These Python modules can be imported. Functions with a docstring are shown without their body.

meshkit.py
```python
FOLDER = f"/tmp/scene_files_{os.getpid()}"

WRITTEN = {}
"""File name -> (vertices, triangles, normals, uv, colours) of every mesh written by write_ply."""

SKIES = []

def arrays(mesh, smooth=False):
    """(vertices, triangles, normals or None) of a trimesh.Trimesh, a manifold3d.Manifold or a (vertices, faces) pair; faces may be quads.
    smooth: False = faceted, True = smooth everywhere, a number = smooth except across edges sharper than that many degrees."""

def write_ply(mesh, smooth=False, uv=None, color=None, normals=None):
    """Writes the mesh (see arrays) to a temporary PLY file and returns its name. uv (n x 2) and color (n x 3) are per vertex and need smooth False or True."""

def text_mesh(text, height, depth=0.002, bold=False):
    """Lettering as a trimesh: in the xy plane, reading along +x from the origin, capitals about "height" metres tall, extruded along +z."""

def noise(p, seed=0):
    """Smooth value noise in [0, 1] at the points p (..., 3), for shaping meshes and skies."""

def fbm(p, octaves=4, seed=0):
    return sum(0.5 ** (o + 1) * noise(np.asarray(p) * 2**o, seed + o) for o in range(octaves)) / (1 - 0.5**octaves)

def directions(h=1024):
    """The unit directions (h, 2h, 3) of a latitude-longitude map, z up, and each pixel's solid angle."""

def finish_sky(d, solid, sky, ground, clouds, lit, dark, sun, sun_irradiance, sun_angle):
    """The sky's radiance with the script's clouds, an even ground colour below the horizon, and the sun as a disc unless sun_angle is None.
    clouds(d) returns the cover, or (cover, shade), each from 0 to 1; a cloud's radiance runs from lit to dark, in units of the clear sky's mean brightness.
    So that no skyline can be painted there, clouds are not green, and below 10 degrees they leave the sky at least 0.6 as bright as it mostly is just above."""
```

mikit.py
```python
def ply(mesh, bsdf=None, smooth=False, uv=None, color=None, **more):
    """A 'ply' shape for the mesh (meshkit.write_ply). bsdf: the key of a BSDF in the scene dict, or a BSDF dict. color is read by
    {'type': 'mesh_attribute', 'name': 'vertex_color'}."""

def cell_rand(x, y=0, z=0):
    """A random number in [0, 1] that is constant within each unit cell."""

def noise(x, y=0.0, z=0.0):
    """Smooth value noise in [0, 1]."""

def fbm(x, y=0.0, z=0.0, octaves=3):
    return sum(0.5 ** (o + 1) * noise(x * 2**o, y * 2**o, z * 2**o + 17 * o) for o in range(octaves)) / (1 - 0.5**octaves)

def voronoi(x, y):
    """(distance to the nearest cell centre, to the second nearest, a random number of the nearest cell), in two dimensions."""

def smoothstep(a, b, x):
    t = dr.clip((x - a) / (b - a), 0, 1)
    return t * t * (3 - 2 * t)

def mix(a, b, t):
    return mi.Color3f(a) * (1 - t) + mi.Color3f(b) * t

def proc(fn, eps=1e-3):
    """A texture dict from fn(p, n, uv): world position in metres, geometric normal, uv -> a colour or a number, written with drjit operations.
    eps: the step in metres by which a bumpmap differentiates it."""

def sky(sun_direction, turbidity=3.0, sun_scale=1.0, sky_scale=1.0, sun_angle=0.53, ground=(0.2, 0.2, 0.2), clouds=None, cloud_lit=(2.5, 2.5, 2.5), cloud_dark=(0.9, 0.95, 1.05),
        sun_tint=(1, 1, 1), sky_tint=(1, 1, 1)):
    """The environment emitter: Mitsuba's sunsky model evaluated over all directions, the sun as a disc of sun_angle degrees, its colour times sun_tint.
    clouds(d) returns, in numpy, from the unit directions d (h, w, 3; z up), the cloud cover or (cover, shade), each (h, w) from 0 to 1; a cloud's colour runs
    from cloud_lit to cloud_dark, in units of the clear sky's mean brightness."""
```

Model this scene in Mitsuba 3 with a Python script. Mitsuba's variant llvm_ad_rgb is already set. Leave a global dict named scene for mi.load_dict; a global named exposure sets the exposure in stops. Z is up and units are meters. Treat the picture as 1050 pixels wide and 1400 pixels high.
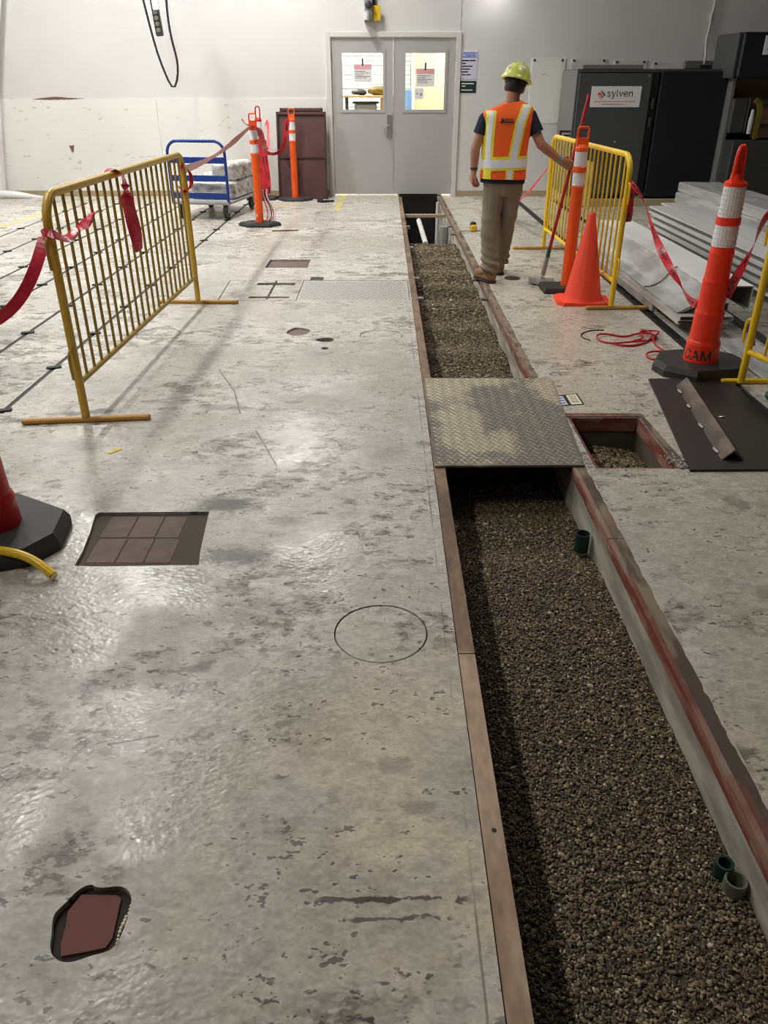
import math, random
import numpy as np, trimesh, shapely
from shapely.geometry import Polygon, Point, box as shbox, LineString
from shapely.ops import unary_union
from shapely import affinity
import manifold3d as m3
import drjit as dr
import mitsuba as mi
import mikit, meshkit
from mikit import proc, noise, fbm, voronoi, cell_rand, smoothstep, mix

T = mi.ScalarTransform4f
RNG = np.random.default_rng(7)
scene, labels = {}, {}

# ------------------------------------------------------------------ camera, light, exposure
PITCH = math.radians(28.82)
scene['camera'] = {'type': 'perspective', 'fov': 52.913, 'fov_axis': 'x', 'near_clip': 0.05, 'far_clip': 200.0,
                   'to_world': T().look_at(origin=[0, 0, 1.55], target=[0, math.cos(PITCH), 1.55 - math.sin(PITCH)], up=[0, 0, 1])}
exposure = 2.55
CEIL = 5.2
# ceiling lamps: x, y, radiance of the diffuser; last one is an added fill
LAMPS = [(-2.9, 1.4, 11), (-2.9, 4.6, 17), (-2.9, 7.8, 21), (-4.4, 10.8, 28), (-1.4, 11.6, 22), (2.3, 6.4, 9)]
BACK_LAMPS = [(-0.9, 15.0, 15), (1.6, 14.0, 13)]


# ------------------------------------------------------------------ helpers
def lin(r, g, b):
    c = np.array([r, g, b], float) / 255
    return [float(x) for x in np.where(c < 0.04045, c / 12.92, ((c + 0.055) / 1.055) ** 2.4)]


def mat(key, rgb=None, rough=0.5, tex=None, two=True, **more):
    d = {'type': 'principled', 'base_color': tex if tex is not None else {'type': 'rgb', 'value': rgb},
         'roughness': rough if isinstance(rough, dict) else float(rough), **more}
    scene['mat_' + key] = {'type': 'twosided', 'bsdf': d} if two else d


def numbered(k):
    if k not in USED:
        USED.add(k)
        return k
    i = 1
    while f'{k}_{i:03d}' in USED:
        i += 1
    USED.add(f'{k}_{i:03d}')
    return f'{k}_{i:03d}'


USED = set()


def lab(k, label=None, cat=None, group=None, kind=None):
    d = labels.setdefault(k, {})
    for a, b in (('label', label), ('category', cat), ('group', group), ('kind', kind)):
        if b:
            d[a] = b


def thing(name, label, cat, group=None):
    k = numbered(name)
    lab(k, label, cat, group)
    return k


def shape(mesh, m, smooth=30, **kw):
    return mikit.ply(mesh, 'mat_' + m, smooth=smooth, **kw)


def obj(name, mesh, m, label, cat, group=None, kind=None, smooth=30, **kw):
    k = numbered(name)
    scene[k] = shape(mesh, m, smooth, **kw)
    lab(k, label, cat, group, kind)
    return k


def part(parent, name, mesh, m, smooth=30, label=None, kind=None, to=None, **kw):
    k = numbered(parent + '__' + name)
    d = mesh if isinstance(mesh, dict) else shape(mesh, m, smooth, **kw)
    scene[k] = {**d, 'to_world': to} if to is not None else d
    if label or kind:
        lab(k, label, None, None, kind)
    return k


def struct(name, mesh, m, label=None, smooth=30, **kw):
    k = numbered(name)
    scene[k] = shape(mesh, m, smooth, **kw)
    lab(k, label, None, None, 'structure')
    return k


def cat(*ms):
    return trimesh.util.concatenate(list(ms))


def from_man(m):
    q = m.to_mesh()
    return trimesh.Trimesh(np.array(q.vert_properties[:, :3]), np.array(q.tri_verts), process=False)


def to_man(t):
    t = trimesh.Trimesh(t.vertices, t.faces, process=True)
    return m3.Manifold(m3.Mesh(np.asarray(t.vertices, np.float32), np.asarray(t.faces, np.uint32)))


def box(x0, x1, y0, y1, z0, z1, b=0.0):
    """A box, its edges chamfered by b."""
    x0, x1 = min(x0, x1), max(x0, x1)
    y0, y1 = min(y0, y1), max(y0, y1)
    z0, z1 = min(z0, z1), max(z0, z1)
    if b <= 0:
        t = trimesh.creation.box(extents=[x1 - x0, y1 - y0, z1 - z0])
        t.apply_translation([(x0 + x1) / 2, (y0 + y1) / 2, (z0 + z1) / 2])
        return t
    b = min(b, 0.45 * min(x1 - x0, y1 - y0, z1 - z0))
    pts = []
    for X, sx in ((x0, 1), (x1, -1)):
        for Y, sy in ((y0, 1), (y1, -1)):
            for Z, sz in ((z0, 1), (z1, -1)):
                pts += [(X, Y + sy * b, Z + sz * b), (X + sx * b, Y, Z + sz * b), (X + sx * b, Y + sy * b, Z)]
    return from_man(m3.Manifold.hull_points(np.array(pts, np.float32)))


def rot(t, deg, axis=(0, 0, 1), at=(0, 0, 0)):
    t = t.copy()
    t.apply_transform(trimesh.transformations.rotation_matrix(math.radians(deg), axis, at))
    return t


def mov(t, x=0, y=0, z=0):
    t = t.copy()
    t.apply_translation([x, y, z])
    return t


def sb(x0, x1, y0, y1):
    return shbox(x0, y0, x1, y1)


def prism(poly, z0, z1):
    gs = [g for g in getattr(poly, 'geoms', [poly]) if g.area > 1e-9]
    cs = [np.asarray(r.coords)[:-1, :2].astype(np.float32) for g in gs for r in (g.exterior, *g.interiors)]
    t = from_man(m3.Manifold.extrude(m3.CrossSection(cs, m3.FillRule.EvenOdd), float(z1 - z0)))
    t.apply_translation([0, 0, z0])
    return t


def spline(pts, n=40):
    from scipy.interpolate import CubicSpline
    p = np.asarray(pts, float)
    s = np.r_[0, np.cumsum(np.linalg.norm(np.diff(p, axis=0), axis=1))]
    return CubicSpline(s, p)(np.linspace(0, s[-1], n)) if len(p) > 2 else p[0] + np.linspace(0, 1, n)[:, None] * (p[-1] - p[0])


def sweep(path, prof, up=None, closed=False, twist=None, scale=None):
    """The closed profile prof (k x 2, along side and up) swept along path; up: a fixed direction or one per point, else parallel transport."""
    p = np.asarray(path, float)
    n, k = len(p), len(prof)
    t = (np.roll(p, -1, 0) - np.roll(p, 1, 0)) if closed else np.gradient(p, axis=0)
    t /= np.linalg.norm(t, axis=1, keepdims=True) + 1e-12
    rings = []
    u = np.array([0, 0, 1.0]) if abs(t[0][2]) < 0.9 else np.array([0, 1.0, 0])
    for i in range(n):
        w = u if up is None else (np.asarray(up, float) if np.ndim(up) == 1 else up[i])
        side = np.cross(t[i], w)
        side /= np.linalg.norm(side) + 1e-12
        w = np.cross(side, t[i])
        u = w
        if twist is not None:
            c, s = math.cos(twist[i]), math.sin(twist[i])
            side, w = c * side + s * w, -s * side + c * w
        q = np.asarray(prof, float) * (1 if scale is None else scale[i])
        rings.append(p[i] + q[:, :1] * side + q[:, 1:] * w)
    v = np.vstack(rings)
    f = []
    for i in range(n if closed else n - 1):
        a, b = i * k, ((i + 1) % n) * k
        for j in range(k):
            j2 = (j + 1) % k
            f += [(a + j, a + j2, b + j2), (a + j, b + j2, b + j)]
    if not closed:
        f += [(0, j + 1, j) for j in range(1, k - 1)] + [((n - 1) * k, (n - 1) * k + j, (n - 1) * k + j + 1) for j in range(1, k - 1)]
    m = trimesh.Trimesh(v, np.array(f)[:, ::-1], process=False)
    if not closed and m.volume < 0:
        m.invert()
    return m


def circ(r, n=10):
    a = np.arange(n) * 2 * math.pi / n
    return np.stack([r * np.cos(a), r * np.sin(a)], 1)


def tube(path, r, n=10, closed=False, scale=None):
    return sweep(path, circ(r, n), closed=closed, scale=scale)


def bar(a, b, r, n=10):
    return tube(np.array([a, b], float), r, n)


def rect(w, h):
    return np.array([(-w / 2, -h / 2), (w / 2, -h / 2), (w / 2, h / 2), (-w / 2, h / 2)])


def ribbon(path, w, twist=None, up=(0, 0, 1), th=0.0016):
    """A strip of tape with uv along (metres) and across."""
    p = np.asarray(path, float)
    m = sweep(p, rect(w, th), up=up, twist=twist)
    s = np.r_[0, np.cumsum(np.linalg.norm(np.diff(p, axis=0), axis=1))]
    uv = np.stack([np.repeat(s, 4), np.tile([0, 1, 1, 0], len(p))], 1)
    return m, uv


def lathe(prof, n=28, x=0, y=0, z=0):
    t = trimesh.creation.revolve(np.asarray(prof, float), sections=n)
    if t.volume < 0:
        t.invert()
    t.apply_translation([x, y, z])
    return t


def ball(c, r, n=16):
    r = (r, r, r) if np.isscalar(r) else r
    return m3.Manifold.sphere(1.0, n).scale([float(x) for x in r]).translate([float(x) for x in c])


def chain(*pts, n=16):
    """Hulls of the balls at successive joints (x, y, z, r) or (x, y, z, rx, ry, rz)."""
    bs = [ball(p[:3], p[3] if len(p) == 4 else p[3:], n) for p in pts]
    return [m3.Manifold.batch_hull([a, b]) for a, b in zip(bs, bs[1:])] if len(bs) > 1 else bs


def union(ms):
    return m3.Manifold.batch_boolean(ms, m3.OpType.Add)


def soft(ms, length=0.012, it=10):
    t = from_man(union(ms).refine_to_length(length))
    t.merge_vertices()
    trimesh.smoothing.filter_taubin(t, lamb=0.5, nu=0.53, iterations=it)
    return t


def wrinkle(t, amp, freq, seed=0, stretch=(1, 1, 1)):
    t = t.copy()
    t.vertices = t.vertices + t.vertex_normals * ((meshkit.fbm(t.vertices * np.array(stretch) * freq, 3, seed) - 0.5) * 2 * amp)[:, None]
    return t


def loft(rings):
    v, k = np.vstack(rings), len(rings[0])
    f = []
    for i in range(len(rings) - 1):
        for j in range(k):
            a, b, c, d = i * k + j, i * k + (j + 1) % k, (i + 1) * k + (j + 1) % k, (i + 1) * k + j
            f += [(a, b, c), (a, c, d)]
    n0, n1 = len(v), len(v) + 1
    v = np.vstack([v, rings[0].mean(0), rings[-1].mean(0)])
    e = (len(rings) - 1) * k
    f += [(n0, (j + 1) % k, j) for j in range(k)] + [(n1, e + j, e + (j + 1) % k) for j in range(k)]
    m = trimesh.Trimesh(v, f, process=False)
    if m.volume < 0:
        m.invert()
    return m


def text(s, h, depth=0.0015, bold=False):
    return meshkit.text_mesh(s, h, depth, bold)


def upright(t, x, y, z, center=True):
    """Lettering from the xy plane onto a wall facing -y."""
    t = t.copy()
    if center:
        t.apply_translation([-(t.bounds[0][0] + t.bounds[1][0]) / 2, 0, 0])
    t.apply_transform(trimesh.transformations.rotation_matrix(math.pi / 2, [1, 0, 0]))
    t.apply_translation([x, y, z])
    return t


def uvxy(mesh, m, smooth=False, **kw):
    v = np.asarray(mesh.vertices)
    return mikit.ply(mesh, 'mat_' + m, smooth=smooth, uv=v[:, :2], **kw)


# ------------------------------------------------------------------ materials
DARK_MARKS = [(-0.69, 2.88, .16, .09, .95), (-0.57, 2.47, .17, .09, .95), (-0.70, 2.32, .12, .04, .35), (-0.50, 2.47, .07, .04, .35), (-1.25, 2.62, .06, .16, .3),  # dark floor marks: stains, two hole spots, a broad dark zone far left
          (-0.57, 1.83, .05, .03, .6), (-1.2, 1.55, .16, .10, .35), (-0.42, 2.75, .06, .04, .3), (-0.9, 1.75, .14, .06, .25), (-1.05, 1.25, .12, .1, .3),
          (-1.65, 4.35, .3, .25, .25), (-1.6, 5.1, .2, .12, .25), (-0.88, 4.02, .16, .05, .35), (-0.62, 3.98, .10, .035, .45), (-0.52, 4.1, .06, .03, .5),
          (-2.4, 4.6, .4, .3, .3), (-2.8, 5.4, .5, .3, .3), (-3.4, 6.4, .6, .3, .3), (-1.3, 6.75, .07, .12, .5), (-1.25, 6.6, .05, .06, .5), (-0.72, 6.78, .08, .1, .55),
          (0.08, 1.31, .05, .035, .45), (0.03, 1.45, .06, .03, .35), (-1.0, 3.3, .18, .05, .3), (-1.45, 3.5, .2, .06, .25), (-0.45, 5.0, .12, .05, .3),
          (1.35, 2.2, .06, .08, .35), (1.5, 2.9, .05, .06, .4), (1.45, 1.9, .12, .1, .3), (1.25, 1.6, .06, .05, .3), (1.7, 6.0, .25, .3, .2), (1.2, 5.6, .15, .3, .15),
          (-1.70, 3.93, .07, .055, 1.0), (-1.535, 3.96, .085, .05, 1.0), (-2.0, 9.0, .4, .4, .2), (-0.5, 10.9, .5, .15, .3), (-0.9, 9.6, .3, .2, .2), (-3.9, 10.4, .5, .5, .3), (2.9, 4.0, .75, .9, .75), (2.7, 5.5, .55, 1.0, .6)]
CRACKS = [(-1.04, 4.68, -0.88, 4.30), (-0.88, 4.30, -0.78, 3.93), (-0.66, 3.69, -0.50, 3.26), (-1.36, 4.10, -1.07, 4.20), (-0.80, 3.5, -0.63, 3.47), (-0.74, 1.52, -0.62, 1.55)]


def turned(x, y, octaves, seed=0.0, gain=0.5):
    """Fractal noise whose octaves are turned against each other, so that no grid shows."""
    out, amp, tot = mi.Float(0), 1.0, 0.0
    for o in range(octaves):
        out = out + amp * noise(x + 13.7 * o + seed, y - 7.1 * o + seed * 1.7, seed)
        tot += amp
        amp *= gain
        x, y = 2.03 * (0.80 * x - 0.60 * y), 2.03 * (0.60 * x + 0.80 * y)
    return out / tot


def concrete(p, n, uv):
    x, y = p.x, p.y
    a = turned(x * 0.8, y * 0.8, 4, 1.0)
    b = turned(x * 2.6, y * 3.3, 5, 2.0)
    c = turned(x * 7.5, y * 11.0, 5, 3.0, 0.65)
    d = turned(x * 34, y * 60, 3, 4.0, 0.7)
    e = turned(x * 110, y * 190, 2, 5.0)
    g = turned(x * 15, y * 25, 4, 7.0, 0.75)
    cream = smoothstep(0.38, 0.64, turned(x * 4.2, y * 4.6, 4, 6.0))
    near = 1 - smoothstep(0.9, 3.2, y)
    left = smoothstep(0.15, -0.8, x)
    col = mix([0.36, 0.345, 0.305], [0.535, 0.52, 0.48], smoothstep(0.32, 0.66, b * 0.55 + a * 0.45))
    warm = (1 - smoothstep(0.9, 2.6, y)) * smoothstep(-0.7, 0.1, x)
    col = mix(col, mi.Color3f(0.59, 0.515, 0.375), warm * (0.25 + 0.6 * cream))
    col = mix(col, mi.Color3f(0.47, 0.445, 0.37), smoothstep(0.9, 1.1, x) * 0.6)
    col = col * (0.76 + 0.62 * c) * (0.74 + 0.58 * d) * (0.85 + 0.32 * e)
    region = smoothstep(0.42, 0.62, a * 0.35 + b * 0.65)
    dirt = smoothstep(0.46, 0.62, c * 0.55 + b * 0.2 + g * 0.25)
    col = mix(col, [0.15, 0.125, 0.092], dirt * (0.20 + 0.36 * region + 0.34 * left * near))
    grit = smoothstep(0.515, 0.60, g * 0.6 + d * 0.4)
    col = mix(col, [0.085, 0.072, 0.056], grit * smoothstep(0.43 - 0.05 * left * near, 0.58, b * 0.5 + c * 0.5) * (0.34 + 0.30 * region + 0.40 * left * near))
    pits = smoothstep(0.69, 0.74, d) * smoothstep(0.45, 0.55, c)
    col = mix(col, [0.04, 0.034, 0.028], pits * 0.75)
    s = mi.Float(0)
    wob = (c - 0.5) * 1.6 + (d - 0.5) * 0.5
    for X, Y, rx, ry, k in DARK_MARKS:
        q = dr.sqrt(dr.square((x - X) / rx) + dr.square((y - Y) / ry)) + wob
        s = dr.maximum(s, k * (1 - smoothstep(0.35, 1.15, q)))
    col = mix(col, [0.085, 0.078, 0.07], s)
    cr = mi.Float(9)
    for x0, y0, x1, y1 in CRACKS:
        dx, dy = x1 - x0, y1 - y0
        t = dr.clip(((x - x0) * dx + (y - y0) * dy) / (dx * dx + dy * dy), 0, 1)
        cr = dr.minimum(cr, dr.sqrt(dr.square(x - x0 - t * dx + (c - 0.5) * 0.012) + dr.square(y - y0 - t * dy + (b - 0.5) * 0.012)))
    col = mix(col, [0.06, 0.055, 0.05], (1 - smoothstep(0.0025, 0.0055, cr)) * 0.85)
    joint = (1 - smoothstep(0.0015, 0.004, dr.abs(x - 0.196 + (c - 0.5) * 0.004))) * smoothstep(0.35, 0.6, b) * (1 - smoothstep(5.5, 6.4, y))
    col = mix(col, [0.16, 0.14, 0.115], joint * 0.7)
    # tar streaks left across the slab near the camera
    broken = smoothstep(0.36, 0.44, turned(x * 38, y * 20, 3, 13.0) + 0.10 * smoothstep(-0.02, 0.05, x))
    tar = (1 - smoothstep(0.003, 0.007, dr.abs(y - 1.068 + 0.012 * x + (c - 0.5) * 0.02) - (g - 0.42) * 0.03)) * smoothstep(-0.16, -0.13, x) * (1 - smoothstep(0.17, 0.2, x))
    tar = dr.maximum(tar, (1 - smoothstep(0.002, 0.006, dr.abs(y - 1.022 + (c - 0.5) * 0.04) - (g - 0.45) * 0.03)) * smoothstep(-0.09, -0.06, x) * (1 - smoothstep(0.13, 0.16, x)) * 0.85)
    col = mix(col, [0.065, 0.05, 0.038], tar * broken * 0.9)
    # yellow floor paint, worn
    worn = smoothstep(0.38, 0.52, fbm(x * 6, y * 6, 1, 3))
    k1 = dr.abs(x + 4.8 - (y - 11.3) * 0.06)
    ye = (1 - smoothstep(0.045, 0.055, k1)) * smoothstep(9.0, 9.5, y)
    ye = dr.maximum(ye, (1 - smoothstep(0.045, 0.055, dr.abs(x + 0.68))) * smoothstep(11.8, 11.85, y))
    ye = dr.maximum(ye, (1 - smoothstep(0.05, 0.06, dr.abs(y - 11.93))) * smoothstep(-0.98, -0.95, x) * (1 - smoothstep(-0.64, -0.62, x)))
    ye = dr.maximum(ye, (1 - smoothstep(0.05, 0.06, dr.abs(y - 12.6 - (x + 1.2) * 0.9))) * smoothstep(-2.9, -2.8, x) * (1 - smoothstep(-1.0, -0.9, x)))
    col = mix(col, [0.62, 0.50, 0.08], ye * worn * 0.75)
    # red paint dust on the right-hand slab
    red = smoothstep(0.5, 0.7, fbm(x * 4, y * 2.5, 8, 3)) * (1 - smoothstep(0.2, 0.55, dr.sqrt(dr.square((x - 1.45) / 0.8) + dr.square((y - 5.7) / 1.6))))
    return mix(col, [0.42, 0.19, 0.15], red * 0.6)


def concrete_rough(p, n, uv):
    return 0.23 + 0.22 * smoothstep(0.35, 0.7, turned(p.x * 4.1, p.y * 3.3, 4, 8.0)) + 0.10 * turned(p.x * 40, p.y * 40, 2, 9.0)


def concrete_bump(p, n, uv):
    return 0.30 * turned(p.x * 14, p.y * 16, 3, 11.0) + 0.42 * turned(p.x * 70, p.y * 95, 2, 12.0)


scene['mat_concrete'] = {'type': 'twosided', 'bsdf': {'type': 'bumpmap', 'arbitrary': proc(concrete_bump, 2e-3), 'scale': 0.0022,
                         'bsdf': {'type': 'principled', 'base_color': proc(concrete), 'roughness': proc(concrete_rough), 'specular': 0.6}}}


def plate_fn(p, n, uv):
    k = smoothstep(0.40, 0.62, fbm(p.x * 5, p.y * 4, 2, 4))
    return mix([0.34, 0.30, 0.215], [0.15, 0.14, 0.115], k) * (0.8 + 0.4 * fbm(p.x * 40, p.y * 40, 1, 2))


def tread_fn(p, n, uv):
    k = smoothstep(0.46, 0.66, fbm(p.x * 5, p.y * 4, 2, 4))
    return mix([0.78, 0.71, 0.54], [0.42, 0.39, 0.33], k)


def tape_plain_fn(p, n, uv):
    a = fbm(uv.x * 30, uv.y * 2, 3, 3)
    return mix([0.50, 0.018, 0.045], [0.72, 0.05, 0.085], a)


def wall_fn(p, n, uv):
    k = fbm(p.x * 0.8, p.z * 1.2, p.y, 3)
    mark = smoothstep(0.76, 0.84, fbm(p.x * 7, p.z * 18, 4, 3)) * smoothstep(1.7, 0.4, p.z)
    col = mix([0.66, 0.66, 0.655], [0.71, 0.71, 0.70], k)
    return mix(col, [0.42, 0.37, 0.33], mark * 0.45)


def lower_fn(p, n, uv):
    k = fbm(p.x * 1.1, p.z * 1.4, p.y, 3)
    mark = smoothstep(0.76, 0.84, fbm(p.x * 7, p.z * 22, 4, 3))
    col = mix([0.76, 0.765, 0.74], [0.82, 0.82, 0.79], k)
    return mix(col, [0.45, 0.36, 0.32], mark * 0.5)


def rust_fn(p, n, uv):
    a = fbm(p.x * 9, p.y * 3.2, p.z * 9, 4)
    b = fbm(p.x * 60, p.y * 24, p.z * 60, 2)
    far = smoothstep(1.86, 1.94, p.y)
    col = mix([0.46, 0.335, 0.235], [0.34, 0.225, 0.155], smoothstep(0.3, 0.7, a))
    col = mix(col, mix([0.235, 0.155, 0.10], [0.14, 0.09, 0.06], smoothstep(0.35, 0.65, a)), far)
    return col * (0.75 + 0.5 * b)


def primer_fn(p, n, uv):
    a = fbm(p.x * 9, p.y * 5, p.z * 20, 4)
    col = mix([0.185, 0.05, 0.036], [0.30, 0.16, 0.125], smoothstep(0.42, 0.72, a))
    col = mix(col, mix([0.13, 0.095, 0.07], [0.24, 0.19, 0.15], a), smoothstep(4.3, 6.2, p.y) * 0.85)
    return mix(col, [0.30, 0.25, 0.20], smoothstep(0.58, 0.7, fbm(p.x * 20, p.y * 9, p.z * 30 + 5, 3)) * 0.6)


def lip_fn(p, n, uv):
    a = fbm(p.x * 14, p.y * 5, 2, 4)
    col = mix([0.085, 0.062, 0.047], [0.25, 0.195, 0.14], smoothstep(0.4, 0.68, a))
    return mix(col, [0.22, 0.075, 0.055], smoothstep(0.55, 0.7, fbm(p.x * 8, p.y * 3 + 4, 7, 3)) * 0.6)


def pitwall_fn(p, n, uv):
    a = fbm(p.x * 7, p.y * 5, p.z * 14, 4)
    return mix([0.26, 0.245, 0.20], [0.46, 0.43, 0.37], smoothstep(0.3, 0.7, a))


def tape_fn(p, n, uv):
    u, v = uv.x, uv.y
    w = dr.floor(u / 0.22)
    on = (u / 0.22 - w < 0.6) & (dr.abs(v - 0.5) < 0.22)
    cu, cv = dr.floor(u / 0.012), dr.floor(v * 5)
    ink = dr.select(on & (cell_rand(cu, cv, 3) > 0.38), 1.0, 0.0)
    return mix([0.62, 0.03, 0.045], [0.03, 0.012, 0.012], ink * 0.9)


def bark_fn(p, n, uv):
    a = fbm(p.x * 16, p.y * 5, p.z * 16, 4)
    return mix([0.055, 0.038, 0.03], [0.16, 0.105, 0.075], smoothstep(0.35, 0.7, a))


def wrap_fn(p, n, uv):
    a = voronoi(p.x * 9 + p.y * 4, p.z * 13 + p.y * 5)
    return mix([0.16, 0.155, 0.145], [0.60, 0.59, 0.575], smoothstep(0.15, 0.75, fbm(p.x * 8, p.z * 16, p.y * 8, 3) * 0.7 + a[0] * 0.45))


def wrap_film_fn(p, n, uv):
    a = fbm(p.x * 14, p.y * 6, p.z * 14, 4)
    return mix([0.33, 0.335, 0.335], [0.46, 0.47, 0.47], smoothstep(0.25, 0.75, a))


def galv_fn(p, n, uv):
    a = fbm(p.x * 12, p.y * 2.5, p.z * 22, 3)
    return mix([0.50, 0.51, 0.51], [0.66, 0.67, 0.67], smoothstep(0.3, 0.7, a))


def brick_fn(p, n, uv):
    a = fbm(p.x * 22, p.y * 22, 1, 4)
    b = fbm(p.x * 7, p.y * 7, 6, 3)
    return mix(mix([0.10, 0.066, 0.057], [0.165, 0.103, 0.09], a), [0.10, 0.085, 0.072], smoothstep(0.5, 0.68, b) * 0.8)


mat('plate', tex=proc(plate_fn), rough=0.55, metallic=0.0)
mat('wall', tex=proc(wall_fn), rough=0.6)
mat('wall_low', tex=proc(lower_fn), rough=0.5)
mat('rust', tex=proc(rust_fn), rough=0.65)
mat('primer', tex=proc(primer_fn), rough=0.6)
mat('lip', tex=proc(lip_fn), rough=0.7)
mat('pitwall', tex=proc(pitwall_fn), rough=0.85)
mat('tape', tex=proc(tape_fn), rough=0.3)
mat('oldsteel', tex=proc(bark_fn), rough=0.6)
mat('wrap', tex=proc(wrap_fn), rough=0.3)
mat('galv', tex=proc(galv_fn), rough=0.38, metallic=0.35)
mat('brick', tex=proc(brick_fn), rough=0.7)
mat('gravel', tex={'type': 'mesh_attribute', 'name': 'vertex_color'}, rough=0.6)
mat('ceiling', [0.25, 0.25, 0.24], 0.8)
mat('sidewall', [0.45, 0.45, 0.44], 0.7)
mat('hallwall', [0.12, 0.12, 0.115], 0.7)
mat('base', lin(168, 152, 122), 0.6)
mat('door', lin(176, 175, 174), 0.45)
mat('frame', lin(214, 213, 210), 0.4)
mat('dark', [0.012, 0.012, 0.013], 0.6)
mat('black', [0.02, 0.02, 0.021], 0.45)
mat('rubber', [0.03, 0.03, 0.031], 0.6)
mat('steel', [0.55, 0.55, 0.55], 0.3, metallic=0.9)
mat('steel_dull', [0.34, 0.34, 0.34], 0.45, metallic=0.6)
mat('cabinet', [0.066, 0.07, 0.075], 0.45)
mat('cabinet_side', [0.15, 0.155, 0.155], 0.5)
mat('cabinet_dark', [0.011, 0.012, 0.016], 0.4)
mat('sheet_black', [0.024, 0.021, 0.021], 0.5)
mat('wrap_film', tex=proc(wrap_film_fn), rough=0.3)
mat('tread', tex=proc(tread_fn), rough=0.45)
mat('tread_dark', [0.12, 0.115, 0.10], 0.6)
mat('cover', [0.45, 0.44, 0.41], 0.42, metallic=0.2)
mat('tape_plain', tex=proc(tape_plain_fn), rough=0.25)
mat('tape_faded', [0.55, 0.22, 0.22], 0.35)
mat('galv_lit', [0.74, 0.75, 0.75], 0.35, metallic=0.3)  # lit tone: lamp highlight painted onto the stud flanges
mat('galv_shaded', [0.20, 0.205, 0.205], 0.45, metallic=0.3)  # shaded tone: painted shade of the recessed webs and channel inside
mat('yellow_frame', lin(198, 160, 50), 0.36, clearcoat=0.2)
mat('machine', [0.045, 0.047, 0.046], 0.5)
mat('white', [0.78, 0.78, 0.78], 0.5)
mat('white_gloss', [0.8, 0.8, 0.79], 0.25)
mat('paper', [0.82, 0.81, 0.83], 0.8)
mat('lilac', [0.66, 0.64, 0.78], 0.5)
mat('ink', [0.02, 0.02, 0.025], 0.6)
mat('grey_ink', [0.22, 0.22, 0.24], 0.6)
mat('blue_ink', [0.10, 0.17, 0.55], 0.5)
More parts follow.
